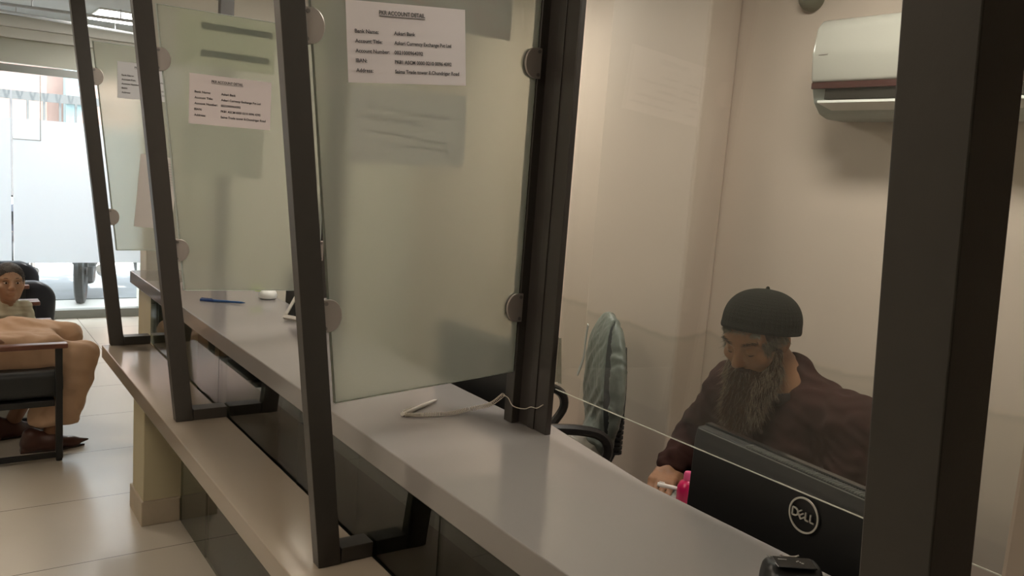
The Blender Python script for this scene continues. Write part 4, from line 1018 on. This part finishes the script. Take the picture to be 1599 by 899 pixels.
# pink bottle behind the monitor and the white marker
t = thing('bottle', 'bright pink bottle on the desk between the hand and the black monitor', 'bottle', (1.66, 1.452, .7005))
b = B(); lathe(b, [(.024, 0), (.027, .004), (.027, .060), (.022, .072), (.012, .080)], (1.66, 1.452, .7005), 'z', 24); obj('bottle_body', b, mat('magenta_plastic', (.50, .012, .09), .25), t, True)
b = B(); lathe(b, [(.013, .0803), (.013, .096), (.010, .102), (.004, .104)], (1.66, 1.452, .7005), 'z', 18); obj('bottle_cap', b, mat('pink_cap', (.70, .10, .25), .3), t, True)
pen('marker', (1.648, 1.548, .735), (1.70, 1.50, .728), .0055, mat('marker_white', (.8, .78, .74), .4), 'small white marker held in the bearded mans fingers')

# picture leaning beyond the counter end
b = B(); box(b, 1.02, 1.30, 4.628, 4.648, .96, 1.30, .003); t = obj('wall_box', b, mat('beige_box', (.38, .32, .25), .6, var=.15)); tag(t, 'small beige box on the wall beyond the far end of the counter', 'box')

# ================================================================ waiting area
WOOD = mat('varnished_arm_wood', (.16, .062, .040), .28, var=.3, scale=20, stretch=(4, 30, 30))
CUSH = mat('black_vinyl', (.018, .020, .021), .42, var=.15, scale=8, bump=.1, bscale=90)
def waiting_chair(y0, label):
    """faces +x; arms at y0 and y0+.56"""
    w_ = .55; t = thing('waiting_chair', label, 'chair', (.25, y0+w_/2, 0), 'black waiting chairs with wooden arms')
    for y in (y0, y0+w_):
        b = B(); box(b, .500, .530, y-.012, y+.012, .012, .560, .002); obj('front_leg', b, M['steel_dark'], t)
        b = B(); box(b, -.045, -.020, y-.012, y+.012, .012, .560, .002); obj('rear_leg', b, M['steel_dark'], t)
        b = B(); box(b, -.0195, .4995, y-.012, y+.012, .018, .042, .002); obj('floor_runner', b, M['steel_dark'], t)
        b = B(); box(b, -.05, .552, y-.026, y+.026, .5605, .585, .006, 3); obj('armrest', b, WOOD, t, True)
        for x in (.515, -.033):
            b = B(); lathe(b, [(.014, 0.0005), (.014, .0115)], (x, y, 0), 'z', 12); obj('foot_pad', b, M['black'], t)
    b = B(); box(b, -.0195, .4995, y0+.013, y0+w_-.013, .27, .30, .002); obj('seat_frame', b, M['steel_dark'], t)
    f = Field((-.06, y0, .28), (.60, y0+w_, .48), .01); f.rbox((.27, y0+w_/2, .375), (.27, w_/2-.016, .07), .035); mobj('seat', f.mesh(2), CUSH, t)
    Rb = frame((1, 0, .22), (-.22, 0, 1)); f = Field((-.25, y0, .34), (.10, y0+w_, .92), .01); f.rbox((-.055, y0+w_/2, .64), (.045, w_/2-.02, .24), .04, Rb); mobj('backrest', f.mesh(2), CUSH, t)
    return t
waiting_chair(4.41, 'black waiting chair with wooden arms under the man in peach clothes')
waiting_chair(5.02, 'black waiting chair with wooden arms that the small boy sits on')
waiting_chair(5.63, 'empty black waiting chair with wooden arms just behind the boy')
def tub_chair(x0, x1, y, zt, label):
    t = thing('padded_chair', label, 'chair', ((x0+x1)/2, y, 0), 'black padded chairs near the shop window')
    f = Field((x0-.03, y-.05, .10), (x1+.03, y+.16, zt+.03), .010)
    f.rbox(((x0+x1)/2, y+.05, zt/2+.10), ((x1-x0)/2, .055, zt/2-.10), .05, k=.01)
    cx = (x0+x1)/2
    V, F_ = f.mesh(2); tpr = np.clip((V[:, 2]-.12)/(zt-.12), 0, 1); V[:, 0] = cx+(V[:, 0]-cx)*(.86+.14*np.sin(tpr*math.pi*.62)**1)
    r = np.clip((V[:, 2]-(zt-.13))/.13, 0, 1); V[:, 0] = cx+(V[:, 0]-cx)*np.sqrt(np.clip(1-.55*r*r, .1, 1))
    mobj('backrest', (V, F_), mat('navy_vinyl', (.012, .014, .022), .35), t)
    f = Field((x0-.02, y+.06, .2), (x1+.02, y+.62, .46), .012); f.rbox(((x0+x1)/2, y+.36, .36), ((x1-x0)/2-.03, .24, .06), .04); mobj('seat', f.mesh(2), bpy.data.materials['navy_vinyl'], t)
    for x in (x0+.06, x1-.06):
        for yy in (y+.05, y+.56): b = B(); tube(b, [(x, yy, .0), (x, yy, .32)], .014, 8); obj('leg', b, M['steel_dark'], t)
    return t
tub_chair(.18, .715, 6.22, .60, 'black padded chair back nearer the boy, right of his chair arm')
tub_chair(.12, .70, 7.05, .62, 'black padded chair back furthest away against the shop window')

# ---- man in peach clothes (only his legs reach into the photograph)
t = thing('person', 'seated man in peach clothes and brown pointed shoes, cut off by the left edge', 'person', (.05, 4.69, 0))
f = Field((-.40, 4.38, .06), (.62, 5.02, 1.40), .008)
HC = np.array((.02, 4.69, 1.22)); HR = frame((1, 0, -.08), (.08, 0, 1))
hm = head(f, HC, HR, 1.0, neck_to=(-.02, 4.69, 1.06))
f.cone((-.02, 4.69, 1.06), (-.03, 4.69, .95), .06, .11, .04); f.ell((-.02, 4.69, .82), (.11, .17, .22), k=.05); f.ell((.0, 4.69, .58), (.13, .17, .13), k=.06)
for s in (-1, 1):
    y = 4.69+s*.20; f.chain([(-.02, y, .96), (.0, y+s*.03, .70), (.20, y-s*.06, .60)], [.055, .042, .028], .02)
    hand(f, (.20, y-s*.06, .60), np.array([nrm((1, 0, -.25)), (0, -s, 0), nrm((.25, 0, 1))]), 1, (.3, .3, .35, .4), 0, .4)
    yk = 4.60 if s < 0 else 4.86
    f.chain([(.04, yk, .49), (.56, yk, .46 if s < 0 else .49)], [.07, .05], .02)
    xa = .50 if s < 0 else .36; f.chain([(.56, yk, .46 if s < 0 else .49), (xa, yk-.01, .10)], [.05, .036], .02)
mobj('body', f.mesh(1), skin('brown_skin', (.24, .12, .07)), t)
PE = mat('peach_cotton', (.52, .335, .215), .85, var=.08, scale=5, bump=.1, bscale=400, sheen=.1)
f = Field((-.36, 4.38, .08), (.86, 5.08, .78), .008)
f.ell((.0, 4.69, .52), (.18, .21, .13), k=.06)
# near leg: wide trouser leg hanging from the knee to a broad cuff
f.chain([(.05, 4.60, .505), (.40, 4.595, .480), (.640, 4.595, .475)], [.105, .098, .072], .04)
f.chain([(.650, 4.595, .470), (.605, 4.59, .34), (.560, 4.585, .17)], [.068, .075, .070], .03); f.chain([(.56, 4.595, .40), (.50, 4.60, .27), (.47, 4.59, .17)], [.07, .075, .075], .04)
# far leg
f.chain([(.05, 4.86, .52), (.40, 4.88, .53), (.615, 4.88, .525)], [.105, .090, .060], .04)
f.chain([(.62, 4.88, .515), (.50, 4.87, .36), (.36, 4.86, .24)], [.06, .065, .066], .03)
f.rbox((.30, 4.72, .555), (.24, .20, .030), .028, k=.05)            # kurta lap
g = folds(.0062, 55, 8, (-.35, .55, .85)); g_ = folds(.002, 120, 18, (.3, .6, .6)); f.warp(lambda P: g(P)+g_(P))
f.cut((.50, 0, .135), (.0, 0, -1))
mobj('trousers', f.mesh(1), PE, t)
f = Field((-.42, 4.38, .45), (.34, 5.02, 1.14), .010)
f.ell((-.02, 4.69, .80), (.14, .20, .27), k=.05); f.ell((.02, 4.69, .57), (.20, .22, .12), k=.06); f.cone((-.02, 4.69, 1.04), (-.03, 4.69, .95), .07, .12, .04)
for s in (-1, 1):
    y = 4.69+s*.20; f.chain([(-.02, y, .96), (.0, y+s*.03, .70), (.16, y-s*.045, .615)], [.078, .065, .05], .03)
f.warp(folds(.007, 60, 4, (.2, .6, .7))); f.ell((-.0, 4.69, 1.12), (.065, .062, .11), k=.008, mode='sub'); mobj('kurta', f.mesh(1), PE, t)
f = Field(HC-.13, HC+.13, .006); f.ell(HC+np.array((-.02, 0, .035)), (.098, .084, .096)); f.cut(HC+np.array((.05, 0, 0)), nrm((1, 0, -.6))); f.cut(HC+np.array((0, 0, -.02)), (0, 0, -1)); mobj('hair', f.mesh(1), HAIRD, t)
SHOE = mat('brown_shoe_leather', (.075, .030, .022), .35, var=.2, scale=10)
def shoe(x, y, yaw=0, toe_up=.012, z=.0):
    c, s = math.cos(yaw), math.sin(yaw); Pq = lambda p: (x+p[0]*c-p[1]*s, y+p[0]*s+p[1]*c, z+p[2])
    f = Field((x-.16, y-.09, z-.004), (x+.26, y+.09, z+.17), .004)
    f.chain([Pq((-.06, 0, .040)), Pq((.04, 0, .036)), Pq((.13, .004, .026)), Pq((.205, .006, .018+toe_up))], [.036, .042, .026, .005], .02)
    f.cone(Pq((-.062, 0, .045)), Pq((-.055, 0, .085)), .034, .035, .02); f.cone(Pq((-.04, 0, .08)), Pq((.03, 0, .055)), .033, .038, .02)
    f.rbox(Pq((-.065, 0, .012)), (.032, .030, .012), .004, k=.004)
    f.cut((0, 0, z+.002), (0, 0, -1)); s_ = mobj('shoe', f.mesh(1), SHOE, t)
    b = B(); prism(b, [Pq(p)[:2] for p in ((-.098, -.026, 0), (-.02, -.034, 0), (.06, -.040, 0), (.14, -.022, 0), (.19, 0, 0), (.14, .030, 0), (.06, .042, 0), (-.02, .034, 0), (-.098, .026, 0))], 'z', z+.0005, z+.010, .001); obj('sole', b, mat('dark_sole', (.025, .014, .012), .5), s_)
shoe(.462, 4.585); shoe(.33, 4.85, .25, z=.0)

# ---- small boy
t = thing('person', 'small boy in a cream shirt looking at the camera from a waiting chair', 'person', (.30, 5.15, 0))
BC = np.array((.362, 5.10, .772)); dirc = nrm((-.362-.10, -5.10, .62)); BR = frame((.10, -1, .02), (.02, .04, 1))
f = Field((.08, 4.98, .10), (.62, 5.50, .90), .0042)
S = .86
bw = head(f, BC, BR, S, child=True, neck_to=(.36, 5.13, .66), rn=.040)
f.ell((.355, 5.16, .56), (.095, .06, .10), k=.03); f.ell((.35, 5.20, .46), (.09, .08, .06), k=.03)
for s in (-1, 1):
    f.chain([(.36+s*.075, 5.14, .635), (.36+s*.095, 5.12, .53), (.36+s*.055, 5.03, .50)], [.028, .024, .019], .012)
    f.chain([(.36+s*.045, 5.2, .46), (.46+s*.03, 5.25+s*.04, .45), (.50+s*.02, 5.25+s*.04, .24)], [.045, .036, .026], .015)
BS = skin('child_skin', (.40, .25, .165)); mobj('body', f.mesh(1), BS, t)
f = Field((.20, 5.03, .40), (.52, 5.32, .70), .005)
f.ell((.36, 5.165, .555), (.112, .078, .118), k=.03); f.cone((.36, 5.14, .655), (.36, 5.15, .62), .046, .08, .02)
for s in (-1, 1): f.chain([(.36+s*.075, 5.145, .625), (.36+s*.098, 5.12, .53), (.36+s*.066, 5.055, .50)], [.042, .037, .028], .012)
f.warp(folds(.004, 120, 6, (.4, .2, .8))); f.ell((.36, 5.12, .70), (.040, .040, .05), k=.005, mode='sub')
mobj('shirt', f.mesh(1), mat('cream_shirt', (.52, .50, .38), .85, var=.12, scale=20, bump=.1, bscale=300), t)
f = Field((.24, 5.08, .18), (.62, 5.42, .52), .006)
for s in (-1, 1): f.chain([(.36+s*.045, 5.2, .465), (.46+s*.03, 5.25+s*.04, .455), (.50+s*.02, 5.25+s*.04, .27)], [.056, .048, .040], .02)
f.warp(folds(.004, 90, 5)); mobj('trousers', f.mesh(1), mat('dark_trousers', (.03, .035, .04), .8), t)
f = Field(BC-.12, BC+.12, .004); f.ell(BC+BR[0]*-.014+BR[2]*.032*S, np.array((.104, .084, .092))*S, BR, .01)
f.cut(BC+BR[0]*.052+BR[2]*.048*S, nrm(BR[0]*1-BR[2]*.75)); f.cut(BC-BR[2]*.004, -BR[2]+BR[0]*.4); hb = mobj('hair', f.mesh(1), mat('boy_hair', (.035, .026, .02), .6, var=.3, scale=60), t)
Vh, Fh = f.mesh(1); Nh = vnormals(Vh, Fh); pk = rng.choice(len(Vh), 1500); mobj('hair_strands', strands(Vh[pk], Nh[pk]*.25+BR[0]*.5-BR[2]*.3, rng.uniform(.008, .018, 1500), .0008, 3, .3, rng), bpy.data.materials['boy_hair'], hb)
EW = mat('eye_white', (.62, .58, .54), .2); EI = mat('iris_dark', (.02, .012, .008), .1)
for y in (-1, 1):
    ec = np.array((.0765, .031*y, .007))
    b = B(); bmesh.ops.create_icosphere(b, subdivisions=3, radius=1); b.transform(Matrix.Translation(Vector(bw(ec))) @ Matrix(np.array(BR).T.tolist()).to_4x4() @ Matrix.Diagonal((.0125*S, .0135*S, .0075*S, 1))); e = obj('eye', b, EW, t, math.pi)
    b = B(); bmesh.ops.create_icosphere(b, subdivisions=2, radius=1); b.transform(Matrix.Translation(Vector(bw(ec+np.array((.0105, .001, .0))))) @ Matrix(np.array(BR).T.tolist()).to_4x4() @ Matrix.Diagonal((.0035*S, .0058*S, .0058*S, 1))); obj('iris', b, EI, e, math.pi)
    b = B(); tube(b, [bw((.086-.012*((u-.5)/.5)**2, y*(.016+.031*u), .0145+.004*math.sin(u*math.pi))) for u in np.linspace(0, 1, 9)], .0016*S, 5); obj('eyelash', b, EI, t)
    b = B(); tube(b, [bw((.0875-.016*u*u, y*(.014+.034*u), .033+.004*math.sin(u*2.8))) for u in np.linspace(0, 1, 9)], .0021*S, 5); obj('eyebrow', b, bpy.data.materials['boy_hair'], t)
b = B(); tube(b, [bw((.0965-.010*(u/.018)**2, u, -.0575-.001*math.cos(u/.018*3))) for u in np.linspace(-.018, .018, 9)], .0028*S, 5); obj('lips', b, mat('lips', (.30, .12, .09), .5), t)
for s in (-1, 1):
    f = Field((.44+s*.02, 5.13+s*.04, .13), (.66+s*.02, 5.37+s*.04, .26), .005); f.ell((.53+s*.02, 5.25+s*.04, .18), (.065, .03, .028)); mobj('shoe', f.mesh(1), M['black'], t)
